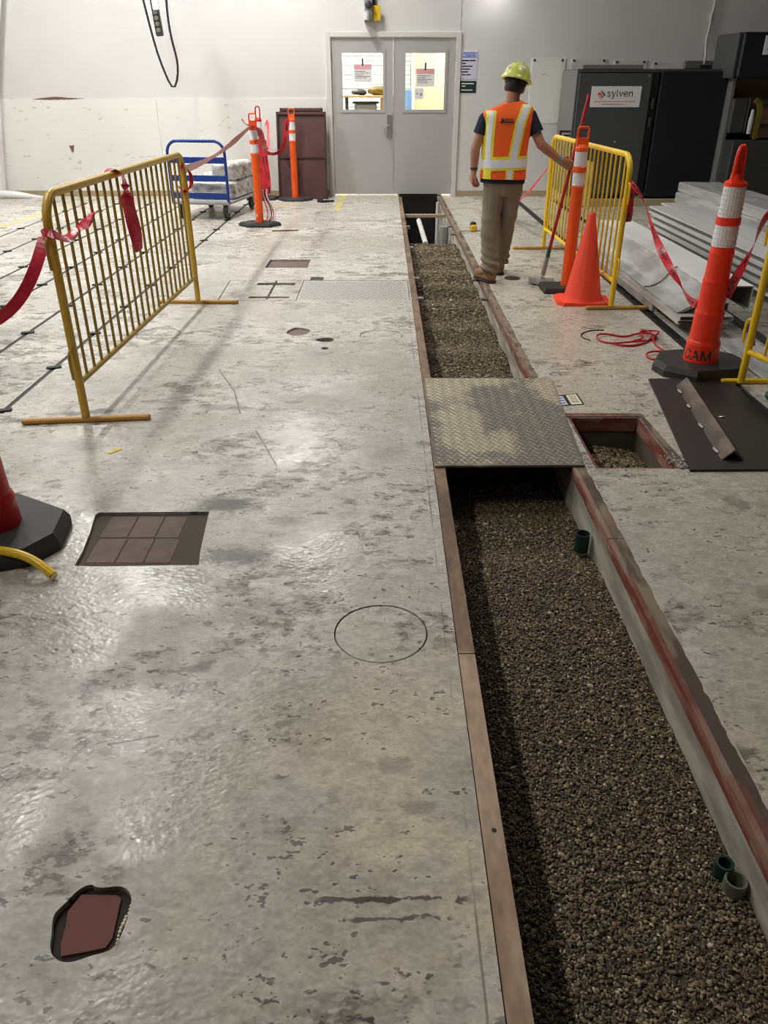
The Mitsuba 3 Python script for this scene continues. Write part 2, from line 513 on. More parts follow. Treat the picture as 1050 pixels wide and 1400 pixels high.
mat('pink', [0.80, 0.42, 0.45], 0.6)
mat('sign_dark', [0.016, 0.035, 0.034], 0.4)
mat('red_ink', [0.55, 0.05, 0.045], 0.5)
mat('yellow', lin(214, 176, 42), 0.32, clearcoat=0.3)
mat('yellow_worn', lin(158, 130, 56), 0.38, clearcoat=0.2)
mat('yellow_bright', lin(240, 196, 32), 0.3, clearcoat=0.3)
mat('foot_rust', lin(188, 142, 62), 0.5)
mat('orange', lin(244, 92, 22), 0.42)
mat('orange_red', lin(250, 58, 28), 0.36)
mat('cone', lin(252, 84, 58), 0.5)
mat('red_tube', lin(196, 18, 26), 0.4)
mat('reflective', [0.80, 0.80, 0.83], 0.35)
mat('blue', lin(24, 58, 138), 0.35)
mat('maroon', lin(82, 50, 50), 0.5)
mat('maroon_dark', lin(58, 38, 37), 0.55)
mat('skin', lin(178, 128, 104), 0.55)
mat('hair', [0.012, 0.010, 0.009], 0.6)
mat('navy', [0.010, 0.014, 0.032], 0.85)
mat('vest', lin(255, 104, 34), 0.75)
mat('lime', lin(236, 236, 70), 0.6)
mat('silver', [0.86, 0.86, 0.90], 0.4)
mat('khaki', lin(140, 131, 116), 0.9)
mat('boot', lin(146, 112, 84), 0.8)
mat('sole', [0.02, 0.018, 0.016], 0.7)
mat('helmet', lin(200, 206, 104), 0.3)
mat('glove', lin(150, 148, 144), 0.8)
mat('shovel_red', lin(176, 40, 48), 0.35)
mat('green', lin(30, 84, 66), 0.5)
mat('pipe_grey', lin(108, 110, 98), 0.55)
mat('plate_pale', lin(186, 170, 104), 0.6)
mat('patch_grey', lin(112, 96, 92), 0.8)
mat('chip', lin(190, 182, 164), 0.8)
mat('pitwall_dark', lin(88, 82, 71), 0.9)
mat('green_dark', lin(22, 52, 44), 0.55)
mat('plastic', [0.62, 0.63, 0.64], 0.2)
mat('sheet', [0.80, 0.79, 0.79], 0.35)
mat('tag_yellow', lin(222, 186, 30), 0.5)
mat('wood', lin(176, 160, 130), 0.7)
mat('board', lin(122, 96, 76), 0.7)
mat('olive', lin(112, 98, 30), 0.5)
mat('cream', lin(232, 226, 190), 0.7)
mat('shutter', lin(226, 234, 236), 0.5)
mat('blue_cloth', lin(130, 176, 226), 0.6)
mat('tan', lin(214, 176, 128), 0.7)
mat('grey_box', lin(150, 152, 150), 0.6)
mat('oval_red', lin(112, 66, 58), 0.75)
mat('pit_dirt', lin(84, 76, 68), 0.9)
mat('oval_bed', lin(52, 46, 42), 0.9)
mat('hole_fill', lin(132, 114, 108), 0.9)
mat('cord_red', lin(186, 40, 52), 0.5)
scene['mat_glass'] = {'type': 'thindielectric', 'int_ior': 1.5, 'ext_ior': 1.0}

# ------------------------------------------------------------------ the room
def lamp(name, x, y, z, L, w=0.30, d=1.25, rgb=(1.0, 0.975, 0.93)):
    t = thing(name, LAMP_LABEL[name], 'ceiling lamp', LAMP_GROUP[name])
    part(t, 'housing', cat(box(x - w / 2, x + w / 2, y - d / 2, y + d / 2, z + 0.02, z + 0.09, 0.01), box(x - 0.01, x + 0.01, y - 0.01, y + 0.01, z + 0.09, CEIL if name == 'ceiling_lamp' else 3.0)), 'white')
    q = trimesh.Trimesh([(x - w / 2 + .02, y - d / 2 + .02, z), (x + w / 2 - .02, y - d / 2 + .02, z), (x + w / 2 - .02, y + d / 2 - .02, z), (x - w / 2 + .02, y + d / 2 - .02, z)], [(0, 2, 1), (0, 3, 2)], process=False)
    k = part(t, 'diffuser', q, 'white', smooth=False)
    scene[k]['emitter'] = {'type': 'area', 'radiance': {'type': 'rgb', 'value': [float(L * c) for c in rgb]}}


LAMP_LABEL = {'ceiling_lamp': 'white linear lamp hung from the hall ceiling above the picture; the rightmost is added fill', 'store_lamp': 'white linear lamp on the ceiling of the bright room behind the doors'}
LAMP_GROUP = {'ceiling_lamp': 'linear lamps of the hall', 'store_lamp': 'lamps of the room behind the doors'}
for x, y, L in LAMPS:
    lamp('ceiling_lamp', x, y, 4.75, L)
for x, y, L in BACK_LAMPS:
    lamp('store_lamp', x, y, 2.9, L)

X0, X1, Y0, YW = -7.2, 7.2, -4.0, 13.5

# --- floor: one slab with every opening cut into it
TR0, TR1 = 0.23, 0.945
brick_pit = Polygon([(-1.195, 2.79), (-1.185, 2.813), (-1.0, 2.816), (-0.729, 2.821), (-0.708, 2.58), (-0.70, 2.5), (-0.686, 2.409), (-0.8, 2.408), (-0.879, 2.405), (-1.058, 2.4), (-1.145, 2.405), (-1.150, 2.508), (-1.17, 2.656)])
_a = np.linspace(0, 2 * math.pi, 28, endpoint=False)
oval = Polygon([(-0.648, 1.102), (-0.615, 1.095), (-0.578, 1.096), (-0.554, 1.075), (-0.547, 1.042), (-0.548, 0.992), (-0.56, 0.956), (-0.595, 0.942), (-0.641, 0.928), (-0.667, 0.936), (-0.682, 0.95), (-0.696, 0.992), (-0.704, 1.036), (-0.693, 1.055), (-0.674, 1.088)])
oval = Polygon(spline(list(oval.exterior.coords), 60)[:-1]).buffer(0)
small_hole = Polygon([(-0.62 + 0.083 * math.cos(t) * (1 + .06 * math.sin(4 * t)), 5.53 + 0.105 * math.sin(t) * (1 + .08 * math.cos(3 * t))) for t in _a])
chip = Polygon([(-0.415 + 0.065 * math.cos(t), 5.32 + 0.05 * math.sin(t) * (1 + .3 * math.cos(t))) for t in _a])
chip2 = Polygon([(-0.40 + 0.025 * math.cos(t), 5.12 + 0.03 * math.sin(t)) for t in _a])
patch = Polygon([(-1.17, 7.79), (-0.75, 7.79), (-0.755, 8.2), (-1.17, 8.2)])
patch_side = sb(-0.68, -0.56, 7.2, 7.36)
hslot = unary_union([sb(-1.14, -0.80, 7.03, 7.12), sb(-1.14, -0.80, 6.54, 6.60), sb(-0.990, -0.970, 6.5, 7.2)])
side_pit = sb(0.985, 1.372, 3.235, 3.87)
boot_hole = Polygon([(1.19 + 0.075 * math.cos(t), 7.32 + 0.10 * math.sin(t)) for t in _a])
cover = sb(-0.735, 0.218, 6.46, 7.225)
MAN = [(-0.01, 2.006, 0.152), (-0.02, 5.42, 0.153), (-0.03, 7.69, 0.142), (-1.617, 5.46, 0.155)]
rails_x = [(-2.08, 3.93), (-2.565, -3.9), (-3.06, -3.9), (-3.55, -3.9), (-4.06, -3.9), (-4.55, -3.9)]
rails = [sb(x - 0.014, x + 0.014, y0, 12.9) for x, y0 in rails_x]
tracks = [sb(2.03, 2.13, 2.2, 13.0), sb(2.62, 2.72, 2.2, 13.0)]
frame_groove = LineString([(-0.74, 7.215), (-1.41, 7.215), (-1.38, 6.47), (-0.74, 6.47)]).buffer(0.004)
slab = sb(X0, X1, Y0, YW + 4.2)
HOLES = [sb(TR0, TR1, -2.0, YW + 0.5), side_pit, brick_pit, oval, small_hole, chip, chip2, patch, patch_side, hslot, boot_hole, cover, frame_groove] + rails + tracks + [Point(x, y).buffer(r, 32) for x, y, r in MAN]
slab = slab.difference(unary_union(HOLES))
fl = prism(slab, -0.05, 0.0)
k = numbered('floor')
scene[k] = uvxy(fl, 'concrete')
lab(k, 'worn glossy grey concrete floor slab with stains and scuffs', None, None, 'structure')


def floor_piece(name, mesh, m, label=None, **kw):
    return part('floor', name, mesh, m, label=label, **kw)


floor_piece('pit_base', prism(unary_union([g.buffer(0.02) for g in (oval, small_hole, brick_pit)]), -0.075, -0.05), 'pit_dirt')
floor_piece('slot_base', prism(unary_union([g.buffer(0.006) for g in (hslot, chip, chip2, frame_groove, patch_side)]), -0.07, -0.05), 'dark')
floor_piece('recess_patch', mov(prism(patch.buffer(-0.008), -0.05, -0.018), 0, 0, 0), 'patch_grey', label='dark sunken rectangular patch with a black edge')
floor_piece('recess_base', prism(patch.buffer(0.02), -0.075, -0.05), 'dark')
floor_piece('side_patch', prism(patch_side.buffer(-0.004), -0.05, -0.004), 'rubber')
floor_piece('hole_tube', lathe([(0.0, -0.4), (0.09, -0.4), (0.09, -0.05), (0.13, -0.05), (0.13, -0.42), (0, -0.42)], 20, 1.19, 7.32), 'dark', label='round open hole beside the boots')
# bricks in the square opening
floor_piece('brick_bed', prism(brick_pit.buffer(-.001), -0.05, -0.0135), 'pit_dirt')
for ya, yb, xs in ((2.442, 2.621, [-1.124, -1.0105, -0.9025, -0.8015]), (2.627, 2.800, [-1.130, -1.017, -0.907, -0.812])):
    for c in range(3):
        floor_piece('brick', box(xs[c] + 0.002, xs[c + 1] - 0.002, ya, yb, -0.05, -0.0105 - 0.0015 * RNG.random(), 0.002), 'brick')
# red block in the oval opening
blk = Polygon([(-0.668, 1.085), (-0.588, 1.083), (-0.577, 1.075), (-0.574, 1.042), (-0.569, 0.986), (-0.577, 0.965), (-0.606, 0.958), (-0.662, 0.947), (-0.672, 0.972), (-0.676, 1.012), (-0.683, 1.045)])
floor_piece('oval_bed', prism(oval.buffer(-.001), -0.05, -0.016), 'oval_bed')
floor_piece('hole_fill', prism(small_hole.buffer(-.001), -0.05, -0.014), 'hole_fill')
floor_piece('red_block', prism(blk, -0.05, -0.010), 'oval_red', label='dull red block sunk in the oval opening')
peb = [mov(trimesh.creation.icosphere(subdivisions=1, radius=0.003 + 0.002 * RNG.random()), *q) for q in [(-0.5625 + .008 * RNG.random() + .006 * i / 14, 0.958 + i * 0.0085, -0.013) for i in range(14)]]
floor_piece('pebble_grit', cat(*peb), 'cream', kind='stuff', label='pale grit along the edge of the oval opening')
# round covers cut into the slab
for x, y, r in MAN:
    disc = lathe([(0, -0.04), (r - 0.0045, -0.04), (r - 0.0045, -0.002), (r - 0.0065, -0.0005), (0, -0.0005)], 64, x, y)
    kk = numbered('floor__round_cover')
    scene[kk] = uvxy(disc, 'concrete')
    lab(kk, 'round concrete plug inside a thin dark ring')
floor_piece('ring_base', cat(*[lathe([(r - 0.0045, -0.05), (r, -0.05), (r, -0.006), (r - 0.0045, -0.006), (r - 0.0045, -0.05)], 64, x, y) for x, y, r in MAN]), 'rubber')

# floor rails on the left, tracks on the right
for i, (x, y0) in enumerate(rails_x):
    t = thing('floor_rail', ['black slotted rail in the floor nearest the long yellow barricade', 'black slotted floor rail, second from the yellow barricade towards the left wall', 'black slotted floor rail, third from the yellow barricade', 'black slotted floor rail, fourth from the yellow barricade', 'black slotted floor rail, fifth from the yellow barricade', 'black slotted floor rail farthest left in the floor'][i], 'floor rail', 'black rails in the left floor')
    part(t, 'rail', box(x - 0.0135, x + 0.0135, y0, 12.9, -0.05, -0.004), 'dark')
    y = y0 if i == 0 else [0, 3.95, 4.72, 5.5, 6.33][min(i, 4)] - 3.08
    while y < 12.8:
        if y > 2.5:
            part(t, 'clip', mov(rot(box(-0.045, 0.045, -0.02, 0.02, 0, 0.010, 0.003), 20), x, y + (0.03 if i == 0 and y == y0 else 0), 0.0), 'dark')
        y += 0.77
for i, (a, b) in enumerate([(2.03, 2.13), (2.62, 2.72)]):
    struct('trim_%d' % (i + 3), box(a, b, 2.2, 13.0, -0.05, -0.012), 'dark', label=['dark sunken floor track beside the near orange tube', 'dark sunken floor track under the metal studs'][i])

# --- trench: walls, gravel, steel edges
WX0, WX1 = 0.262, 0.888
struct('wall_trench_left', box(0.20, WX0, -2, 13.9, -1.6, -0.055), 'pitwall', label='left concrete side of the trench')
pw = box(WX1, 0.96, -2, 13.9, -1.6, -0.055)
struct('wall_trench_right', pw, 'pitwall', label='right concrete side of the trench')
struct('wall_trench_end', cat(box(WX0, WX1, 13.8, 13.9, -1.6, 0), box(WX0, WX1, -2.1, -2, -1.6, 0)), 'dark', label='far end of the trench below the doors')  # black colour stands in for the shade at the deep end
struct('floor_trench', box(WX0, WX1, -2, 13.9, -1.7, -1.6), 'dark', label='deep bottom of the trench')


def angle_iron(x_out, x_in, y0, y1, leg):
    s = 1 if x_in > x_out else -1
    return cat(box(x_out, x_in, y0, y1, -0.009, -0.0005), box(x_in - s * 0.008, x_in, y0, y1, -leg, -0.009))


t = thing('trench_edge_angle', 'rusty tan steel angle along the left edge of the gravel trench', 'steel angle')
for y0, y1 in ((-1.9, 1.898), (1.902, 4.6), (4.604, 9.0), (9.004, 13.4)):
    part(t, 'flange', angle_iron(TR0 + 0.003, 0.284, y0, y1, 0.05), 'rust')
part(t, 'hole', lathe([(0, 0), (0.006, 0), (0.006, 0.0004), (0, 0.0004)], 12, 0.262, 1.245), 'dark')
for y in (6.62, 7.4, 9.0, 10.5):
    part(t, 'tab', box(0.262, 0.335, y - 0.03, y + 0.03, -0.05, -0.012, 0.003), 'steel_dull', label='small grey steel tab')
t = thing('trench_edge_angle', 'steel angle with red primer face along the right edge of the gravel trench', 'steel angle')
for y0, y1 in ((-1.9, 2.6), (2.604, 5.0), (5.004, 9.0), (9.004, 13.4)):
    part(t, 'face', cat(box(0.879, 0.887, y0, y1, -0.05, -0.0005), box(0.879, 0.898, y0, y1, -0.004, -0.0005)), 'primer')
    part(t, 'lip', box(0.898, TR1 - 0.003, y0, y1, -0.012, 0.0), 'lip')
ye_ = np.linspace(-1.9, 7.0, 1400)
wd_ = .0004 + .0045 * np.clip(meshkit.fbm(np.stack([ye_ * 22, 0 * ye_, 0 * ye_], 1), 4, 9) - .40, 0, 1) / .3
part(t, 'edge_chip', prism(Polygon(np.r_[np.c_[.9425 - wd_, ye_], np.c_[.9435 + wd_ * .6, ye_][::-1]]), .0003, .0014), 'chip', label='pale chipped edge')
for y in (6.6, 7.35, 9.9, 10.5):
    part(t, 'tab', box(0.82, 0.879, y - 0.03, y + 0.03, -0.03, -0.014, 0.003), 'rust', label='small rusty steel tab')

GY0, GY1 = 0.1, 10.15


def gz(x, y):
    x, y = np.asarray(x, float), np.asarray(y, float)
    z = -0.186 + 0.03 * (meshkit.fbm(np.stack([x * 2.5, y * 1.5, 0 * x], -1), 3, 3) - 0.5)
    z = z + 0.05 * np.clip((y - 4.6) / 3, 0, 1) - 0.05 * np.exp(-((y - 3.35) / 0.25) ** 2) - 0.04 * np.exp(-((y - 2.9) / 0.16) ** 2)
    z = z + 0.014 * np.sin(y * 9.5) * np.clip((y - 4.3), 0, 1) - 0.02 * ((x - 0.575) / 0.3) ** 2 * 0
    return z - 1.2 * np.clip((y - 9.9) / 0.25, 0, 1) ** 2


gx, gy = np.meshgrid(np.linspace(WX0, WX1, 24), np.r_[np.linspace(GY0, 9.8, 230), np.linspace(9.82, GY1, 14)], indexing='ij')
hv = np.stack([gx.ravel(), gy.ravel(), gz(gx.ravel(), gy.ravel()) - 0.006], 1)
ni, nj = gx.shape
hf = [(i * nj + j, (i + 1) * nj + j, (i + 1) * nj + j + 1) for i in range(ni - 1) for j in range(nj - 1)] + [(i * nj + j, (i + 1) * nj + j + 1, i * nj + j + 1) for i in range(ni - 1) for j in range(nj - 1)]
bed = trimesh.Trimesh(hv, hf, process=False)


def stones(pts, size, rng):
    """Low stones (20 faces each) at pts, with a colour per stone."""
    base = trimesh.creation.icosahedron()
    bv, bf = np.asarray(base.vertices), np.asarray(base.faces)
    n, k = len(pts), len(bv)
    sc = size[:, None] * np.stack([rng.uniform(.7, 1.4, n), rng.uniform(.55, 1.0, n), rng.uniform(.4, .75, n)], 1)
    jit = bv[None] * (1 + rng.uniform(-.22, .22, (n, k, 1)))
    v = jit * sc[:, None]
    a, b = rng.uniform(0, 2 * np.pi, n), rng.uniform(-.6, .6, n)
    ca, sa, cb, sb = np.cos(a)[:, None], np.sin(a)[:, None], np.cos(b)[:, None], np.sin(b)[:, None]
    y2, z2 = v[..., 1] * cb - v[..., 2] * sb, v[..., 1] * sb + v[..., 2] * cb
    x3, y3 = v[..., 0] * ca - y2 * sa, v[..., 0] * sa + y2 * ca
    v = np.stack([x3, y3, z2], -1) + pts[:, None]
    f = bf[None] + (np.arange(n) * k)[:, None, None]
    t = rng.random(n)
    pal = np.array([[.16, .12, .062], [.25, .19, .10], [.08, .062, .040], [.20, .155, .09], [.36, .29, .165], [.13, .10, .065], [.60, .52, .35]])
    c = pal[rng.choice(len(pal), n, p=[.21, .17, .25, .15, .11, .06, .05])] * rng.uniform(.68, 1.05, n)[:, None]
    return trimesh.Trimesh(v.reshape(-1, 3), f.reshape(-1, 3), process=False), np.repeat(c, k, 0)


def gravel_points(x0, x1, y0, y1, dens, rng):
    n = int((x1 - x0) * (y1 - y0) * dens)
    return np.stack([rng.uniform(x0, x1, n), rng.uniform(y0, y1, n)], 1)


rg = np.random.default_rng(11)
p1 = gravel_points(WX0 + .006, WX1 - .006, 0.55, 3.5, 33000, rg)
p2 = gravel_points(WX0 + .008, WX1 - .008, 4.2, 6.6, 14000, rg)
p3 = gravel_points(WX0 + .008, WX1 - .008, 6.6, 10.05, 6500, rg)
pp = np.vstack([p1, p2, p3])
sz = np.r_[rg.lognormal(math.log(.0043), .28, len(p1)), rg.lognormal(math.log(.0066), .25, len(p2)), rg.lognormal(math.log(.0092), .25, len(p3))]
sm, sc_ = stones(np.c_[pp, gz(pp[:, 0], pp[:, 1]) + rg.uniform(-.004, .003, len(pp))], sz, rg)
grav = cat(bed, sm)
gcol = np.vstack([np.tile([.075, .06, .042], (len(bed.vertices), 1)), sc_])
k = obj('gravel', grav, 'gravel', 'brown pea gravel filling the long open trench', 'gravel', kind='stuff', smooth=False, color=gcol)

# side pit
PX0, PX1, PY0, PY1 = 0.985, 1.372, 3.235, 3.87
t = thing('pit_lining', 'red primed steel frame lining the small square pit beside the tread plate', 'steel frame')
part(t, 'side_wall', cat(box(PX0 + .02, PX1 - .02, PY1 - .012, PY1 - .004, -0.075, -0.001)), 'primer')
part(t, 'side_wall', box(PX1 - .014, PX1 - .006, PY0 + .01, PY1 - .01, -0.075, -0.001), 'primer')
part(t, 'side_wall', box(PX0 + .01, PX1 - .01, PY0 + .004, PY0 + .012, -0.075, -0.001), 'primer')
part(t, 'side_wall', box(PX0 + .004, PX0 + .012, PY0 + .01, PY1 - .01, -0.075, -0.001), 'primer')
struct('wall_pit', cat(box(PX0 - .02, PX0 + .004, PY0 - .02, PY1 + .02, -.5, -.05), box(PX1 - .006, PX1 + .03, PY0 - .02, PY1 + .02, -.5, -.05), box(PX0, PX1, PY1 - .004, PY1 + .03, -.5, -.05), box(PX0, PX1, PY0 - .03, PY0 + .004, -.5, -.05)), 'pitwall_dark', label='concrete sides of the small square pit')
t = thing('pit_lip', 'chipped concrete lip strip on the far and right side of the small pit', 'lip strip')
part(t, 'strip', prism(Polygon([(PX1, PY0), (PX1 + .045, PY0), (PX1 + .02, PY1 + .05), (PX0 - .02, PY1 + .05), (PX0 - .02, PY1 + .002), (PX1, PY1 + .002)]), 0.0005, 0.004), 'lip')
pp = gravel_points(PX0 + .01, PX1 - .01, PY0 + .01, PY1 - .01, 15000, rg)
zz = -0.175 + 0.05 * (meshkit.fbm(np.c_[pp * 6, pp[:, :1] * 0], 3, 5) - .5) - 0.10 * np.clip((1.08 - pp[:, 0]) / .08, 0, 1)
sm, sc_ = stones(np.c_[pp, zz], rg.lognormal(math.log(.0072), .25, len(pp)), rg)
fl2 = box(PX0, PX1, PY0, PY1, -.5, -.215)
obj('gravel', cat(fl2, sm), 'gravel', 'gravel lying in the small square pit beside the tread plate', 'gravel', kind='stuff', smooth=False, color=np.vstack([np.tile([.06, .05, .04], (len(fl2.vertices), 1)), sc_ * 1.15]))
pp = np.stack([rg.normal(1.372, .028, 60), rg.normal(3.31, .055, 60)], 1)
sm, sc_ = stones(np.c_[pp, np.full(60, .0065)], rg.lognormal(math.log(.0065), .3, 60), rg)
obj('stone_crumbs', sm, 'gravel', 'loose pale stones and crumbs at the near right corner of the small pit', 'rubble', kind='stuff', smooth=False, color=sc_ * .6 + .25)

# pipes in the trench
for z, y, h in ((-.195, 2.83, .085),):
    obj('pipe_stub', lathe([(0.026, 0), (0.030, 0), (0.030, h), (0.026, h), (0.026, 0.0)], 24, 0.846, y, z), 'green_dark', 'short dark green pipe stub standing in the gravel near the tread plate', 'pipe stub')
kk = thing('pipe_stub', 'grey-green split pipe stub at the right trench wall close to the camera', 'pipe stub')
part(kk, 'sleeve', lathe([(0.022, -.03), (0.027, -.03), (0.027, .045), (0.022, .045), (0.022, -.03)], 20, 0.858, 1.215, -.185), 'pipe_grey')
part(kk, 'socket', lathe([(0.016, -.03), (0.023, -.03), (0.023, .05), (0.016, .05), (0.016, -.03)], 20, 0.846, 1.258, -.185), 'green_dark')
obj('cross_bar', box(0.262, 0.888, 11.82, 11.88, -0.10, -0.055, .004), 'wood', 'pale bar spanning the deep far end of the trench', 'bar')
obj('pipe', bar((0.80, 10.75, -1.59), (0.80, 10.75, -0.06), 0.055, 20), 'grey_box', 'thick grey vertical pipe in the deep far end of the trench', 'pipe')
obj('pipe', bar((0.835, 12.8, -1.59), (0.835, 12.8, -0.01), 0.028, 16), 'frame', 'thin white vertical pipe in the trench just in front of the doors', 'pipe')
obj('pipe', bar((0.50, 11.75, -0.13), (0.545, 10.5, -0.24), 0.035, 12), 'frame', 'pale pipe sloping down along the far end of the trench', 'pipe')
vl = thing('valve', 'small grey pipe fitting on the left wall at the far end of the trench', 'pipe fitting')
part(vl, 'stem', bar((0.31, 11.9, -0.75), (0.31, 11.9, -0.15), 0.02, 10), 'steel_dull')
part(vl, 'collar', lathe([(0, -.03), (.038, -.03), (.038, .03), (0, .03)], 12, 0.31, 11.9, -0.28), 'steel_dull')

# tread plates
def tread(x0, x1, y0, y1, z, px, py, big, mirror=True):
    out = []
    lug = from_man(m3.Manifold.hull_points(np.array([(-big, 0, 0), (big, 0, 0), (0, -big * .3, 0), (0, big * .3, 0), (-big * .6, 0, .0022), (big * .6, 0, .0022)], np.float32)))
    a, b = rot(lug, 45), rot(lug, -45)
    i = 0
    y = y0 + py
    while y < y1 - py * .6:
        x, j = x0 + px * (0.7 + (0.5 if i % 2 else 0)), 0
        while x < x1 - px * .6:
            out.append(mov(a if (i + j) % 2 else b, x, y, z))
            x += px
            j += 1
        y += py
        i += 1
    return cat(*out)


pl = Polygon([(0.236, 3.243), (0.932, 3.25), (1.012, 4.475), (0.246, 4.478)])
t = thing('tread_plate', 'worn diamond tread steel plate bridging the gravel trench', 'steel plate')
part(t, 'sheet', prism(pl, 0.001, 0.011), 'plate')
tr = tread(0.24, 1.0, 3.25, 4.47, 0.0105, 0.030, 0.0265, 0.0185)
keep = [m for m in tr.split(only_watertight=False) if shapely.contains_xy(pl.buffer(-.016), *m.centroid[:2])]
part(t, 'tread', cat(*keep), 'tread', kind='stuff')
t = thing('tread_plate', 'flush checkered steel cover set in the floor beside the trench, below the doors', 'floor cover')
part(t, 'sheet', box(-0.73, 0.213, 6.465, 7.22, -0.03, -0.002), 'cover')
part(t, 'tread', tread(-0.73, 0.213, 6.465, 7.22, -0.0025, 0.040, 0.052, 0.024), 'tread_dark', kind='stuff')

# walls
hole = sb(-0.80, 1.085, -1, 2.21)
wl = sb(X0, X1, -0.05, CEIL).difference(hole)


def wallxz(poly, y0, y1):
    m = prism(poly, 0, y1 - y0)
    m.apply_transform(np.array([[1, 0, 0, 0], [0, 0, -1, y1], [0, 1, 0, 0], [0, 0, 0, 1.0]]))
    return m


struct('wall_back', wallxz(wl, YW, YW + .12), 'wall', label='pale grey back wall with the double door')
part('wall_back', 'panel', box(X0, -3.523, YW - .014, YW - .001, .06, 1.40), 'wall_low', label='white lower wall board')
part('wall_back', 'panel', box(-3.517, -0.885, YW - .014, YW - .001, .06, 1.40), 'wall_low', label='white lower wall board')
part('wall_back', 'seam', box(1.142, 1.15, YW - .004, YW - .001, 2.3, CEIL), 'grey_box')
for x in (2.47, 3.1, 3.72, 4.36):
    part('wall_back', 'bolt', rot(lathe([(0, 0), (.014, 0), (.014, .006), (0, .008)], 10), 90, (1, 0, 0), (0, 0, 0)).apply_translation([x, YW, 2.5]), 'frame')
scar = Polygon([(-5.42, 1.39), (-5.25, 1.41), (-5.05, 1.425), (-4.85, 1.41), (-4.6, 1.40), (-4.85, 1.385), (-5.2, 1.38)])
part('wall_back', 'scar', wallxz(scar, YW - .017, YW - .0142), 'board', label='torn brown patch at the top of the lower board')
part('wall_back', 'scar', wallxz(Polygon([(-4.98, .74), (-4.9, .75), (-4.92, .66), (-4.95, .64)]), YW - .017, YW - .0142), 'board')
struct('wall_left', box(X0 - .12, X0, Y0, YW + .12, -0.05, CEIL), 'sidewall')
struct('wall_right', box(X1, X1 + .12, Y0, YW + .12, -0.05, CEIL), 'hallwall')
struct('wall_front', box(X0, X1, Y0 - .12, Y0, -0.05, CEIL), 'hallwall')
struct('ceiling', box(X0 - .1, X1 + .1, Y0 - .1, YW + .1, CEIL, CEIL + .1), 'ceiling')
struct('baseboard_back_left', cat(box(X0, -0.89, YW - .02, YW - .001, 0.0, .085, .004)), 'base', label='beige base strip left of the doors')
struct('baseboard_back_right', cat(box(1.15, 2.75, YW - .02, YW - .001, 0.0, .085, .004)), 'base', label='beige base strip right of the doors')
struct('trim_1', cat(box(-0.875, -0.80, YW - .03, YW + .12, 0, 2.275, .004), box(1.085, 1.16, YW - .03, YW + .12, 0, 2.275, .004), box(-0.80, 1.085, YW - .03, YW + .12, 2.21, 2.275, .004)), 'frame', label='white painted metal frame around the double door')


def door(n, x0, x1, wx0, wx1, handle):
    z0, z1, wz0, wz1 = 0.032, 2.205, 1.235, 2.015
    ya, yb = YW + .012, YW + .057
    k = f'door_{n}'
    USED.add(k)
    lab(k, ['left grey steel door leaf with window and lever handle', 'right grey steel door leaf with window'][n - 1], None, None, 'structure')
    part(k, 'leaf', wallxz(shbox(x0, z0, x1, z1).difference(shbox(wx0, wz0, wx1, wz1)), ya, yb), 'door')
    fr = shbox(wx0 - .03, wz0 - .03, wx1 + .03, wz1 + .03).difference(shbox(wx0 + .012, wz0 + .012, wx1 - .012, wz1 - .012))
    part(k, 'window_frame', wallxz(fr, ya - .012, ya + .012), 'door')
    part(k, 'pane', box(wx0 - .005, wx1 + .005, ya + .02, ya + .0205, wz0 - .005, wz1 + .005), 'glass', smooth=False)
    hx = x0 - .004 if n == 1 else x1 + .004
    for z in (0.22, 1.10, 1.95):
        part(k, 'hinge', bar((hx, ya - .012, z - .06), (hx, ya - .012, z + .06), .011, 10), 'steel_dull')
    if handle:
        h = part(k, 'handle', box(0.045, 0.125, ya - .018, ya, .86, 1.18, .006), 'steel')
        part(h, 'lever', cat(bar((0.085, ya - .07, 1.03), (0.085, ya, 1.03), .013), bar((0.09, ya - .065, 1.03), (-0.045, ya - .065, 1.015), .011)), 'steel')
        part(h, 'pull', tube(spline([(0.06, ya - .02, 1.0), (0.0, ya - .05, .93), (0.05, ya - .06, .86), (0.1, ya - .02, .855)], 14), .008, 8), 'steel')
    else:
        part(k, 'edge_strip', box(x0 - .003, x0 + .012, ya - .006, ya, z0, z1, .001), 'door')


door(1, -0.797, 0.140, -0.645, -0.005, True)
door(2, 0.146, 1.082, 0.315, 0.935, False)
def paper(name, label, x0, x1, z0, z1, head, y, textlines, rngseed, tape=True):
    k = thing(name, label, 'notice')
    part(k, 'sheet', box(x0, x1, y - .0015, y, z0, z1), 'paper')
    part(k, 'header', box(x0, x1, y - .0022, y - .0015, z1 - head, z1), 'pink', label='red printed header')
    r = np.random.default_rng(rngseed)
    part(k, 'print', cat(*[box(x0 + .02, x0 + .02 + (x1 - x0 - .04) * r.uniform(.5, 1), y - .0022, y - .0015, z, z + .009) for z in np.linspace(z0 + .05, z1 - head - .03, textlines)]), 'grey_ink', kind='stuff')
    if tape:
        part(k, 'tape_strip', rot(box((x0 + x1) / 2 - .012, (x0 + x1) / 2 + .012, y - .004, y - .002, z1 - .02, z1 + .08), 0), 'black')
    return k


paper('notice_sheet', 'white notice with red header taped inside the left door window', -0.46, -0.19, 1.62, 1.86, .07, YW + .03, 5, 1)
paper('notice_sheet', 'white notice with red header taped on the right door window', 0.49, 0.77, 1.56, 1.80, .07, YW + .03, 5, 2)
k = thing('small_note', 'small white note below the notice on the right door window', 'notice')
part(k, 'sheet', box(0.475, 0.61, YW + .0285, YW + .03, 1.39, 1.54), 'paper')
part(k, 'mark', cat(box(0.50, 0.525, YW + .0275, YW + .0285, 1.455, 1.475), box(0.555, 0.585, YW + .0275, YW + .0285, 1.44, 1.47)), 'grey_ink')

